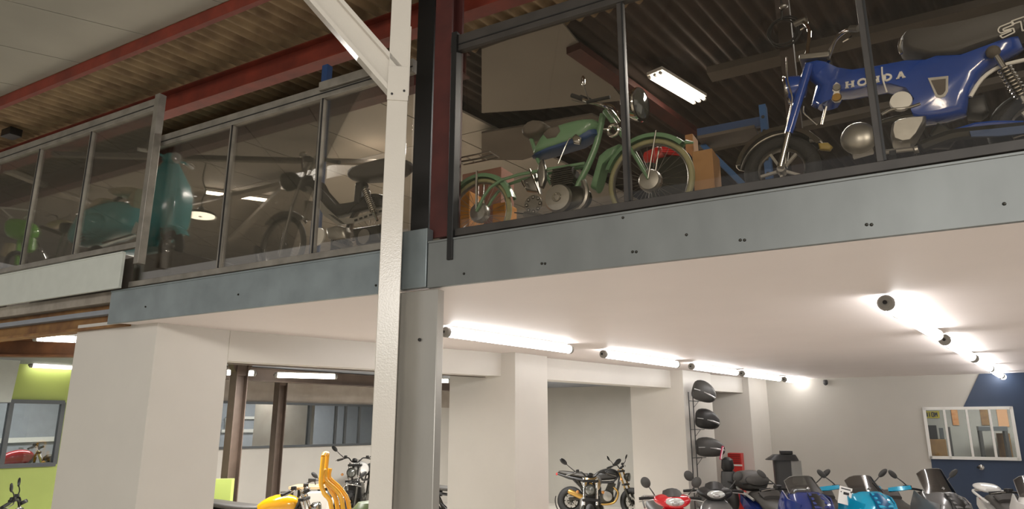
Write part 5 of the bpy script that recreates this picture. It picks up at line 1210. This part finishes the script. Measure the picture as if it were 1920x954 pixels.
for uv, y0, y1, g in (([(325, 325), (315, 310), (330, 165), (300, 115)], 0.06, 0.34, [(315, 98), (252, 128)]), ([(430, 325), (432, 300), (468, 210), (520, 165), (560, 155)], -0.06, -0.30, [(545, 152), (588, 150)])):
    mb = MB(); n = len(uv); mb.tube([T.q(c7(*p), y0 + (y1 - y0) * max(0, i - 1) / (n - 2)) for i, p in enumerate(uv)], 0.016, 10, smooth=4); hb = mb.build('handlebar', chrome, r)
    mb = MB(); mb.tube([T.q(c7(*g[0]), y1), T.q(c7(*g[1]), y1 * 1.1)], 0.026, 10); mb.build('grip', steel_m, hb)
    mb = MB(); e = T.q(c7(*g[0]), y1); mb.tube([e, e + Vector((0.0, 0, -0.06)), e + Vector((-0.06, 0.0, -0.09))], 0.007, 6, smooth=3); mb.build('lever', chrome, hb)
T.tube(c7, [(300, 560), (300, 590), (330, 620), (370, 655)], 0.008, -0.1).build('brake_rod', chrome, r)
T.tube(c7, [(210, 300), (215, 420), (240, 520), (215, 640), (200, 700)], 0.007, -0.12).build('front_cable', chrome, r)
T.tube(c7, [(418, 560), (395, 655)], 0.01, -0.1).build('gear_stay', chrome, r)
T.body(c7, [(330, 690), (400, 745), (330, 745)], 0.1, 0.05).build('carburettor_shield', alu, r)
T.body(c7, [(375, 755), (430, 752), (455, 775), (440, 795), (385, 790)], 0.05, -0.05).build('yellow_tag', mat('ochre_plastic', '8f7a35', 0.5), r)
# engine
mb = MB(); mb.ell(T.q(c7(590, 728), -0.06), (0.125, 0.07, 0.125), None, 20, 12); en = mb.build('cylinder_head', alu, r)
T.body(c7, [(545, 700), (660, 670), (670, 800), (560, 830), (540, 780)], 0.2).build('cylinder', alu, r)
cc = T.body(c8, [(88, 760), (95, 715), (130, 690), (220, 672), (290, 668), (285, 700), (240, 780), (200, 822), (150, 830), (100, 810)], 0.22, -0.06, k=0.8).build('crankcase_cover', alu, r)
mb = MB(); mb.lathe([(0.075, 0), (0.07, -0.03), (0.002, -0.035)], T.q(c8(148, 570), -0.08), UPY, 20); mb.build('air_filter_cap', white_plastic, r)
T.tube(c8, [(40, 640), (100, 610), (190, 600), (255, 580)], 0.012, -0.1).build('throttle_pipe', steel_m, r)
T.tube(c8, [(20, 690), (120, 660), (240, 640)], 0.02, -0.06).build('intake_pipe', dk_metal, r)
T.tube(c8, [(60, 850), (160, 838), (240, 830)], 0.018, -0.16).build('foot_peg', alu, r)
T.body(c8, [(80, 850), (120, 842), (122, 880), (82, 885)], 0.08, -0.18).build('peg_rubber', black_rub, r)
T.body(c8, [(212, 825), (240, 815), (250, 850), (222, 858)], 0.06, -0.17).build('pedal_pad', alu, r)
T.body(c8, [(300, 760), (350, 690), (400, 710), (470, 770), (420, 830), (310, 830)], 0.1, -0.02).build('chain_case', dk_metal, r)
T.tube(c8, [(260, 820), (420, 760), (560, 742), (860, 715)], 0.045, -0.12).build('exhaust', dk_metal, r)
T.plate(c8, [(530, 735), (700, 718), (860, 700), (860, 745), (700, 762), (540, 765)], 0.02, -0.18).build('exhaust_shield', blue_dull, r)
T.body(c8, [(505, 560), (610, 535), (640, 640), (600, 670), (520, 665)], 0.14, -0.0).build('battery_box', black_pl, r)
T.tube(c8, [(280, 800), (560, 700), (830, 690)], 0.02, -0.08).build('swingarm', dax_blue, r)
rw = T.q(c8(880, 640)); rw.z = 0.29
rw = Vector((T.q(c8(900, 640)).x, 0, 0.29))
wheel('rear_wheel', r, rw, 0.29, 0.065, steel_m, None, 5, disc=False)
mb = MB(); p0, p1 = T.q(c8(670, 295), -0.13), T.q(c8(840, 570), -0.13); mb.tube([p0, p1], 0.02, 10); sh = mb.build('shock', chrome, r)
mb = MB()
for k in range(9): mb.torus(p0.lerp(p1, 0.35 + 0.065 * k), (p1 - p0), 0.04, 0.008, 16, 6)
mb.build('spring', chrome, sh)
mb = MB(); mb.ell(T.q(c8(662, 290), -0.13), (0.045, 0.04, 0.045)); mb.build('shock_cap', tan_dark, sh)
mb = MB(); p = T.q(c8(240, 830)); mb.tube([p, Vector((p.x - 0.02, -0.2, 0.01))], 0.014, 8); mb.build('side_stand', dk_metal, r)

# ---- dark moped, headlamp to the left ------------------------------------
T = Tr(-1.7, 0.45); r = T.root('moped', 'black moped with pale striped frame beam left of the white post', 'moped')
fc = T.q(c4(235, 860)); R_ = 0.36; fc.z = R_ + 0.004
wheel('front_wheel', r, fc, R_, 0.03, steel_m, None, 28, w=0.035, disc=False)
T.fend(fc, R_ + 0.06, 0.7, 2.35, 0.06, steel_m, 'front_fender')
mb = MB(); mb.torus(fc, UPY, R_ + 0.055, 0.012, 24, 8, a0=2.5, a1=3.25, ry=0.05, u=(1, 0, 0)); mb.build('fender_end', steel_m, r)
rcx = Vector((fc.x + 1.32, 0, R_ + 0.004)); wheel('rear_wheel', r, rcx, R_, 0.032, steel_m, None, 28, w=0.038, disc=False)
T.fend(rcx, R_ + 0.05, 0.3, 2.5, 0.065, black_pl, 'rear_fender')
for y in (-0.07, 0.07):
    mb = MB(); mb.tube([T.q(c4(350, 440), y), T.q(c4(275, 650), y)], 0.017, 10); f = mb.build('fork_tube', chrome, r)
    mb = MB(); mb.tube([T.q(c4(278, 640), y), T.q(c4(225, 862), y)], [0.02, 0.026], 10); mb.build('fork_slider', steel_m, f)
mb = MB(); mb.lathe([(0.04, 0.12), (0.1, 0.07), (0.115, 0.0), (0.115, -0.04), (0.1, -0.05)], T.q(c4(268, 525)), (1, 0.1, 0.05), 24); hl = mb.build('headlight', dk_metal, r)
mb = MB(); mb.lathe([(0.112, -0.045), (0.085, -0.07), (0.002, -0.08)], T.q(c4(268, 525)), (1, 0.1, 0.05), 24); mb.build('headlight_lens', lens_white, hl)
T.body(c4, [(285, 545), (300, 510), (360, 495), (370, 540), (330, 570)], 0.12).build('headlight_bracket', black_pl, r)
for y, uv, g in ((0.3, [(335, 495), (325, 460), (330, 415)], None), (-0.3, [(350, 490), (368, 460), (392, 405), (430, 425)], [(428, 428), (492, 440)])):
    mb = MB(); P = [T.q(c4(*p), y * min(1, i / (len(uv) - 1.0))) for i, p in enumerate(uv)]; mb.tube(P, 0.013, 8, smooth=4); hb = mb.build('handlebar', chrome, r)
    if g: mb = MB(); mb.tube([T.q(c4(*g[0]), y), T.q(c4(*g[1]), y)], 0.022, 10); mb.build('grip', black_rub, hb)
    else: mb = MB(); e = P[-1]; mb.tube([e, e + Vector((0.1, 0.03, -0.02))], 0.02, 10); mb.build('grip', black_rub, hb)
mb = MB(); mb.ell(T.q(c4(327, 403), 0.2), (0.055, 0.025, 0.035)); mb.build('mirror', chrome, r)
T.tube(c4, [(400, 480), (300, 520), (340, 460), (440, 420)], 0.005, -0.1).build('cable', black_pl, r)
fb = T.body(c4, [(338, 520), (400, 520), (420, 560), (490, 640), (570, 628), (700, 600), (700, 640), (600, 660), (490, 690), (430, 630), (370, 580)], 0.12, k=0.85).build('frame_beam', black_pl, r)
sb = T.plate(c4, [(342, 548), (360, 548), (440, 645), (490, 690), (560, 690), (700, 640), (700, 670), (560, 712), (490, 722), (428, 680)], 0.03, -0.075).build('striped_beam', alu, r)
mb = MB()
for k in range(7):
    u = 445 + k * 8; mb.beam(T.q(c4(u, 672 + k * 6), -0.094), T.q(c4(u + 25, 680 + k * 6), -0.094), 0.008, 0.006)
for k in range(6):
    u = 560 + k * 22; mb.beam(T.q(c4(u, 700 - k * 8), -0.094), T.q(c4(u + 12, 696 - k * 8), -0.094), 0.008, 0.02)
mb.build('stripes', black_pl, sb)
T.body(c4, [(532, 500), (545, 470), (620, 452), (700, 425), (800, 420), (830, 450), (800, 500), (700, 522), (600, 532), (545, 525)], 0.24).build('seat', seat_m, r, sub=1)
T.body(c4, [(580, 530), (610, 528), (600, 640), (570, 640)], 0.14).build('seat_post', black_pl, r)
mb = MB(); p0, p1 = T.q(c4(606, 550), -0.12), T.q(c4(662, 700), -0.12); mb.tube([p0, p1], 0.014, 8); sh = mb.build('shock', chrome, r)
mb = MB()
for k in range(12): mb.torus(p0.lerp(p1, 0.1 + 0.055 * k), (p1 - p0), 0.034, 0.007, 14, 6)
mb.build('spring', chrome, sh)
en = T.body(c4, [(450, 740), (500, 725), (545, 735), (545, 790), (510, 805), (460, 790)], 0.2).build('engine', alu, r)
mb = MB(); mb.lathe([(0.1, 0), (0.1, -0.02), (0.04, -0.03), (0.002, -0.03)], T.q(c4(400, 773), -0.1), UPY, 24); mb.build('flywheel', white_plastic, en)
mb = MB()
for k in range(6): mb.box(T.q(c4(480 + 9 * k, 825), 0), (0.012, 0.18, 0.16))
mb.build('cylinder_fins', dk_metal, en)
T.body(c4, [(560, 740), (690, 720), (700, 800), (580, 815)], 0.16).build('gearbox', dk_metal, r)
T.tube(c4, [(470, 800), (560, 830), (700, 815)], 0.03, -0.08).build('exhaust', steel_m, r)
mb = MB(); mb.lathe([(0.08, 0), (0.08, 0.012), (0.002, 0.014)], T.q(c4(600, 770), -0.1), UPY, 20); mb.build('sprocket', steel_m, r)
T.body(c4, [(345, 610), (372, 612), (362, 700), (342, 700)], 0.1, 0.02).build('radiator_cowl', tan_dark, r)
mb = MB(); p = T.q(c4(540, 810)); mb.tube([p, Vector((p.x, -0.14, 0.01))], 0.014, 8); mb.build('centre_stand', dk_metal, r)

# ---- turquoise scooter ---------------------------------------------------
ZS = 0.42
T = Tr(-5.5, 0.55, Z_D + ZS); r = T.root('vintage_scooter', 'turquoise vintage scooter with beige saddles behind the far left railing', 'scooter')
rb = MB()
def hump(uvs, name, m, wid, **k): return T.body(c2, uvs, wid, **k)
T.body(c2, [(500, 680), (520, 600), (570, 520), (590, 475), (640, 450), (720, 412), (860, 378), (920, 400), (935, 480), (925, 560), (880, 590), (700, 640), (640, 660), (560, 690)], 0.5, k=0.7).build('rear_body', turq, r, sub=1)
T.body(c2, [(600, 560), (640, 500), (720, 470), (800, 480), (830, 540), (800, 600), (680, 640), (610, 630)], 0.62, k=0.75).build('side_cowl', turq, r, sub=1)
mb = MB()
for k in range(7): mb.beam(T.q(c2(520 + k * 1, 650 - 20 * k), -0.262 + 0.012 * k), T.q(c2(556 + k * 2, 632 - 20 * k), -0.262 + 0.012 * k), 0.012, 0.012)
mb.build('vent_slots', black_pl, r)
T.body(c2, [(632, 448), (640, 405), (700, 362), (760, 365), (775, 380), (720, 412), (660, 440)], 0.3).build('rear_saddle', beige, r, sub=1)
T.body(c2, [(750, 320), (770, 302), (850, 300), (935, 285), (925, 330), (890, 352), (800, 356), (765, 345)], 0.3).build('front_saddle', beige, r, sub=1)
mb = MB(); mb.tube([T.q(c2(700, 400)), T.q(c2(800, 352))], 0.03, 8); mb.build('saddle_spring', dk_metal, r)
# leg shield, spanning the width
top = T.q(c3(240, 185)); xs = T.q(c3(215, 400)).x
zt = top.z; grid = []
for i in range(9):
    t = i / 8; row = []
    z = zt * (1 - t) + 0.36 * t; xx = xs - 0.05 + 0.10 * math.sin(t * PI) * 0.4 + 0.10 * (t > 0.8) * (t - 0.8) * 5 * -1
    hw = 0.12 + 0.24 * min(1, t * 3.2) if t < 0.4 else 0.36 - 0.06 * max(0, t - 0.7) / 0.3
    for j in range(9):
        s_ = j / 4 - 1; row.append((xx + 0.07 * (1 - s_ * s_), s_ * hw + 0.06, z))
    grid.append(row)
mb = MB(); mb.sheet(grid, 0.02); ls = mb.build('leg_shield', turq, r)
mb = MB(); mb.tube([g[0] for g in grid], 0.012, 8); mb.build('shield_edge', beige, ls)
mb = MB(); mb.tube([g[-1] for g in grid], 0.012, 8); mb.build('shield_edge', beige, ls)
mb = MB(); mb.ell((xs + 0.06, 0.06, 0.72), (0.06, 0.05, 0.28), None, 14, 10); mb.build('horn_cover', turq, ls)
mb = MB(); mb.loft([rx(xs - 0.02, 0.30, 0.26, 0.05), rx(xs - 0.3, 0.24, 0.26, 0.05), rx(xs - 0.6, 0.26, 0.25, 0.06)]); mb.build('floorboard', turq, r)
T.tube(c2, [(680, 655), (800, 620), (900, 590)], 0.014, -0.28).build('floor_trim', chrome, r)
T.body(c2, [(870, 590), (888, 545), (905, 512), (915, 530), (905, 580), (880, 598)], 0.03, -0.3).build('badge', white_plastic, r)
T.body(c2, [(870, 380), (930, 300), (945, 300), (905, 470), (880, 500)], 0.2).build('inner_cover', beige, r)
mb = MB(); mb.loft([rx(xs - 0.1, zt + 0.02, .09, .05), rx(xs + 0.02, zt + 0.04, 0.13, 0.075), rx(xs + 0.12, zt + 0.03, 0.10, 0.07), rx(xs + 0.15, zt + 0.03, 0.06, 0.05)]); hd_ = mb.build('headset', turq, r, sub=1)
mb = MB(); mb.lathe([(0.08, 0), (0.06, 0.025), (0.002, 0.035)], (xs + 0.13, 0.0, zt + 0.03), (1, 0, 0), 20); mb.build('headlight', lens, hd_)
for s_ in (-1, 1):
    mb = MB(); mb.tube([(xs, s_ * 0.1, zt + 0.04), (xs - 0.03, s_ * 0.24, zt + 0.06), (xs - 0.08, s_ * 0.36, zt + 0.05)], 0.018, 8, smooth=3); hb = mb.build('handlebar', turq, r)
    mb = MB(); mb.tube([(xs - 0.04, s_ * 0.27, zt + 0.06), (xs - 0.1, s_ * 0.42, zt + 0.05)], 0.025, 10); mb.build('grip', white_plastic, hb)
    mb = MB(); mb.tube([(xs, s_ * 0.2, zt + 0.07), (xs + 0.02, s_ * 0.32, zt + 0.07), (xs - 0.05, s_ * 0.43, zt + 0.06)], 0.007, 6, smooth=3); mb.build('lever', chrome, hb)
fw0 = Vector((xs + 0.22, 0.02, 0.235)); wheel('front_wheel', r, fw0, 0.235, 0.055, steel_m, None, 5, disc=False)
T.fend(fw0, 0.30, 0.5, 2.9, 0.09, turq, 'front_fender')
mb = MB(); mb.tube([fw0 + Vector((0, -0.08, 0)), Vector((xs + 0.05, -0.05, 0.5))], 0.02, 8); mb.build('fork_leg', chrome, r)
rw0 = Vector((T.q(c2(640, 640)).x, 0, 0.235)); wheel('rear_wheel', r, rw0, 0.235, 0.06, steel_m, None, 5, disc=False)
mb = MB(); mb.tube([(xs - 0.5, -0.15, 0.24), (xs - 0.5, -0.2, 0.01)], 0.012, 6); mb.tube([(xs - 0.5, 0.15, 0.24), (xs - 0.5, 0.2, 0.01)], 0.012, 6); mb.build('centre_stand', chrome, r)
mb = MB(); c = G(-5.5, 0.55, Z_D + ZS / 2); mb.box(c, (3.1, 0.9, ZS), ANG_A); tag(mb.build('display_plinth', tan_dark, bevel=0.01), 'brown display plinth under the turquoise vintage scooter', 'plinth')

# ---- light green moped at far left, front towards us ---------------------
ZL = 0.55
T = Tr(-8.6, 0.6, Z_D + ZL); r = T.root('moped', 'small leaf green moped with wide pale handlebar at the far left edge', 'moped')
T.body(c2, [(62, 560), (80, 505), (130, 490), (200, 510), (222, 560), (215, 620), (150, 640), (80, 640)], 0.3).build('front_body', lt_green, r, sub=1)
T.body(c2, [(165, 640), (215, 620), (205, 700), (185, 720)], 0.14).build('front_fender', lt_green, r)
T.tube(c2, [(0, 420), (60, 422), (140, 432), (228, 442)], 0.016, -0.05).build('handlebar', white_plastic, r)
T.tube(c2, [(0, 420), (75, 485)], 0.014).build('bar_brace', white_plastic, r)
T.tube(c2, [(228, 442), (160, 490)], 0.014).build('bar_brace', white_plastic, r)
T.tube(c2, [(60, 490), (62, 560)], 0.016, -0.05).build('steering_stem', white_plastic, r)
T.body(c2, [(15, 745), (50, 655), (85, 655), (60, 752)], 0.12).build('leg_guard', beige, r)
fz = T.q(c2(120, 720)); w0 = Vector((fz.x, 0, 0.27)); wheel('front_wheel', r, w0, 0.27, 0.035, steel_m, None, 24, disc=False, ax=(0.85, 0.5, 0))
mb = MB(); mb.tube([w0, T.q(c2(130, 600))], 0.03, 8); mb.build('fork', lt_green, r)
mb = MB(); mb.tube([w0 + Vector((-0.9, 0.5, 0)), T.q(c2(80, 620)) + Vector((-0.2, 0.2, 0))], 0.03, 8); mb.build('frame', lt_green, r)
w1 = w0 + Vector((-0.9, 0.5, 0)); wheel('rear_wheel', r, w1, 0.27, 0.035, steel_m, None, 24, disc=False, ax=(0.5, 0.85, 0))
mb = MB(); c = G(-9.2, 0.8, Z_D + ZL / 2); mb.box(c, (2.4, 1.1, ZL), ANG_A); tag(mb.build('display_plinth', tan_dark, bevel=0.01), 'brown display plinth under the leaf green moped', 'plinth')

# ---- bike between the green moped and the turquoise scooter ---------------
T = Tr(-7.2, 1.3, Z_D + 0.5); r = T.root('moped', 'small grey moped with round dark headlamp left of the turquoise scooter', 'moped')
hc = T.q(c2(435, 548))
mb = MB(); mb.lathe([(0.05, 0.1), (0.11, 0.05), (0.125, 0.0), (0.115, -0.03), (0.002, -0.05)], hc, (-0.3, 1, 0), 24); hl = mb.build('headlamp', black_pl, r)
mb = MB(); mb.torus(hc, (-0.3, 1, 0), 0.12, 0.014, 24, 8); mb.build('headlamp_rim', steel_m, hl)
T.body(c2, [(320, 548), (345, 525), (400, 508), (455, 505), (465, 520), (420, 530), (340, 556)], 0.2).build('tank', beige, r)
T.tube(c2, [(300, 480), (340, 470), (375, 478), (385, 500), (450, 480), (460, 465)], 0.012).build('handlebar', steel_m, r)
fc = T.q(c2(365, 735)); fc.z = 0.32; wheel('front_wheel', r, fc, 0.32, 0.03, steel_m, None, 24, disc=False)
T.fend(fc, 0.37, 0.5, 2.7, 0.05, steel_m, 'front_fender')
T.tube(c2, [(240, 640), (265, 690), (300, 760)], 0.016, -0.08).build('stay', chrome, r)
T.tube(c2, [(225, 690), (270, 686)], 0.012, -0.08).build('pedal', chrome, r)
mb = MB(); mb.tube([fc + Vector((0, -0.06, 0)), hc], 0.018, 8); mb.tube([fc + Vector((0, 0.06, 0)), hc + Vector((0, 0.1, 0))], 0.018, 8); mb.build('fork', steel_m, r)
T.tube(c2, [(270, 548), (420, 600)], 0.03).build('frame_tube', tan_dark, r)
rw = fc + Vector((1.05, 0, 0)); wheel('rear_wheel', r, rw, 0.32, 0.03, steel_m, None, 24, disc=False)
mb = MB(); mb.tube([rw, T.q(c2(455, 600))], 0.02, 8); mb.build('rear_stay', tan_dark, r)
mb = MB(); c = T.root and r.location + A3 * (fc.x + 0.5) + Vector((0, 0, -0.25)); mb.box(c, (1.5, 0.4, 0.5), ANG_A); tag(mb.build('display_plinth', tan_dark, bevel=0.01), 'brown display plinth under the small grey moped behind the scooter', 'plinth')

# ---- white leg/panel thing between post and dark moped is the scooter tail left of it
# ---- storage behind the green moped --------------------------------------
def xbox(name, lbl, cat, px0, py0, px1, py1, n, d, m, zf=Z_D, tilt=0.0):
    P, Q = onn(px0, py0, n), onn(px1, py1, n); w = (Vector((Q.x - P.x, Q.y - P.y, 0))).length; c = (P + Q) / 2
    z1 = max(P.z, Q.z); z0 = zf if zf is not None else min(P.z, Q.z)
    mb = MB(); mb.box((c.x, c.y, (z0 + z1) / 2), (w, d, z1 - z0), ANG_A + tilt)
    return tag(mb.build(name, m, bevel=0.008), lbl, cat)
xbox('carton', 'orange carton behind the left side of the green moped rear wheel', 'carton', *c5(140, 700), *c5(235, 775), 0.95, 0.3, orange_b)
xbox('carton', 'pinkish carton behind the top of the green moped rear wheel', 'carton', *c5(190, 585), *c5(420, 690), 1.4, 0.3, pink_b)
xbox('carton', 'ochre slatted carton behind the green moped rear hub at right', 'carton', *c5(365, 758), *c5(440, 840), 0.9, 0.25, orange_b)
xbox('carton', 'brown carton standing right of the green moped front wheel', 'carton', *c6(760, 640), *c6(885, 800), 0.95, 0.3, cardboard)
xbox('carton', 'small bright carton peeking above the green moped front fender', 'carton', *c6(712, 535), *c6(760, 580), 1.4, 0.2, cardboard)
P = onn(*c6(600, 620), 1.0)
r = thing('red_engine_block', 'bright red finned machine seen through the green moped front wheel', 'machine', (P.x, P.y, Z_D), ANG_A)
def rl(u, v): 
    a = an(onn(*c6(u, v), 1.0)); b_ = an(P); return Vector((a[0] - b_[0], 0, a[2] - Z_D))
mb = MB(); mb.tube([rl(475, 640), rl(545, 640), rl(600, 625)], [0.05, 0.1, 0.07], 14); mb.build('motor', red_flat, r)
mb = MB(); mb.prism([rl(590, 595), rl(660, 575), rl(705, 620), rl(708, 660), rl(640, 655), rl(595, 645)], (0, 0.3, 0)); bx_ = mb.build('housing', red_flat, r, bevel=0.01)
mb = MB()
for k in range(5): mb.beam(rl(600, 600 + 10 * k) + Vector((0, -0.155, 0)), rl(695, 592 + 13 * k) + Vector((0, -0.155, 0)), 0.02, 0.014)
mb.build('fin', red_gloss, bx_)
z_ = rl(650, 655).z
mb = MB()
mb.box((rl(650, 650).x, 0, z_ / 2), (0.3, 0.25, z_)); mb.box((rl(520, 650).x, 0, (rl(520, 675).z) / 2), (0.1, 0.1, rl(520, 675).z)); mb.build('stand', dk_metal, r, bevel=0.005)
# blue rack
P = onn(*c6(900, 700), 1.3); r = thing('storage_rack', 'blue steel rack leg and slanting brace right of the green moped', 'rack', (P.x, P.y, Z_D), ANG_A)
def bl(px, py, n=1.3):
    a = an(onn(px, py, n)); b_ = an(P); return Vector((a[0] - b_[0], a[1] - b_[1], a[2] - Z_D))
d0, d1 = bl(*c6(800, 575)), bl(*c6(1020, 790)); dd = (d1 - d0)
mb = MB(); mb.beam(d0, d0 + dd * (d0.z / max(0.05, (d0.z - d1.z))), 0.05, 0.1, up=(0, 1, 0)); mb.build('brace', blue_rack, r)
u0 = bl(*c7(85, 560)); mb = MB(); mb.beam(Vector((u0.x, 0, 0)), Vector((u0.x, 0, u0.z)), 0.06, 0.1, up=(0, 1, 0)); pst = mb.build('upright', blue_rack, r)
mb = MB()
for k in range(8): mb.lathe([(0.016, 0), (0.016, -0.004), (0.002, -0.005)], (u0.x, -0.055, 0.15 + k * u0.z / 9), UPY, 10)
mb.build('slot', black_pl, pst)
mb = MB(); mb.beam(bl(*c6(770, 510)), bl(*c7(85, 640)), 0.05, 0.09); mb.build('shelf_beam', blue_dull, r)
mb = MB(); mb.beam(bl(*c6(790, 560), 1.25), bl(*c6(1103, 500), 1.25), 0.3, 0.03); mb.build('shelf', tan_dark, r)
# cable coil hanging near the handlebars
P = onn(1466, 60, 1.2); r = thing('cable_coil', 'black cable coil hanging left above the blue bike handlebars', 'cable', P, ANG_A)
mb = MB()
for k in range(4): mb.torus((0.01 * k, 0.01 * k, 0.012 * (k % 2)), (0.1 * k - 0.1, 1, 0.05 * k), 0.125 + 0.006 * k, 0.008, 30, 6)
mb.build('loop', black_pl, r)
mb = MB(); mb.tube([(0, 0, 0.12), (0.02, 0, 0.25), (0.03, 0, 0.9), (0.03, 0, 2.0)], 0.01, 6, smooth=3); mb.build('hanger', black_pl, r)
mb = MB(); mb.ell((0.04, -0.03, 0.24), (0.04, 0.03, 0.03)); mb.build('plug', steel_m, r)
mb = MB(); P = onn(1474, 75, 1.35); mb.box((P.x, P.y, (Z_D + 6.4) / 2), (0.12, 0.12, 6.4 - Z_D), ANG_A); tag(mb.build('steel_upright', dark_wall, smooth=False), 'dark upright post behind the coiled cable above the blue bike', 'post')
# pale strip objects beside the red column
P = onn(804, 330, 0.95); mb = MB(); mb.box((P.x, P.y, Z_D + 0.5), (0.12, 0.08, 1.0), ANG_A); tag(mb.build('leaning_board', tan_panel, bevel=0.004), 'narrow pale board between the white post and the red column', 'board')
area('mezzanine_fill', G(2.6, 3.2, 6.2), (2.5, 0.5), 190, (0, 0, ANG_A))  # unseen fill lights added to brighten the mezzanine interior
area('mezzanine_fill', G(-4.5, 4.0, 6.2), (3.5, 0.5), 520, (0, 0, ANG_A))
area('mezzanine_fill', G(-10.5, 3.5, 6.2), (3.5, 0.5), 700, (0, 0, ANG_A))
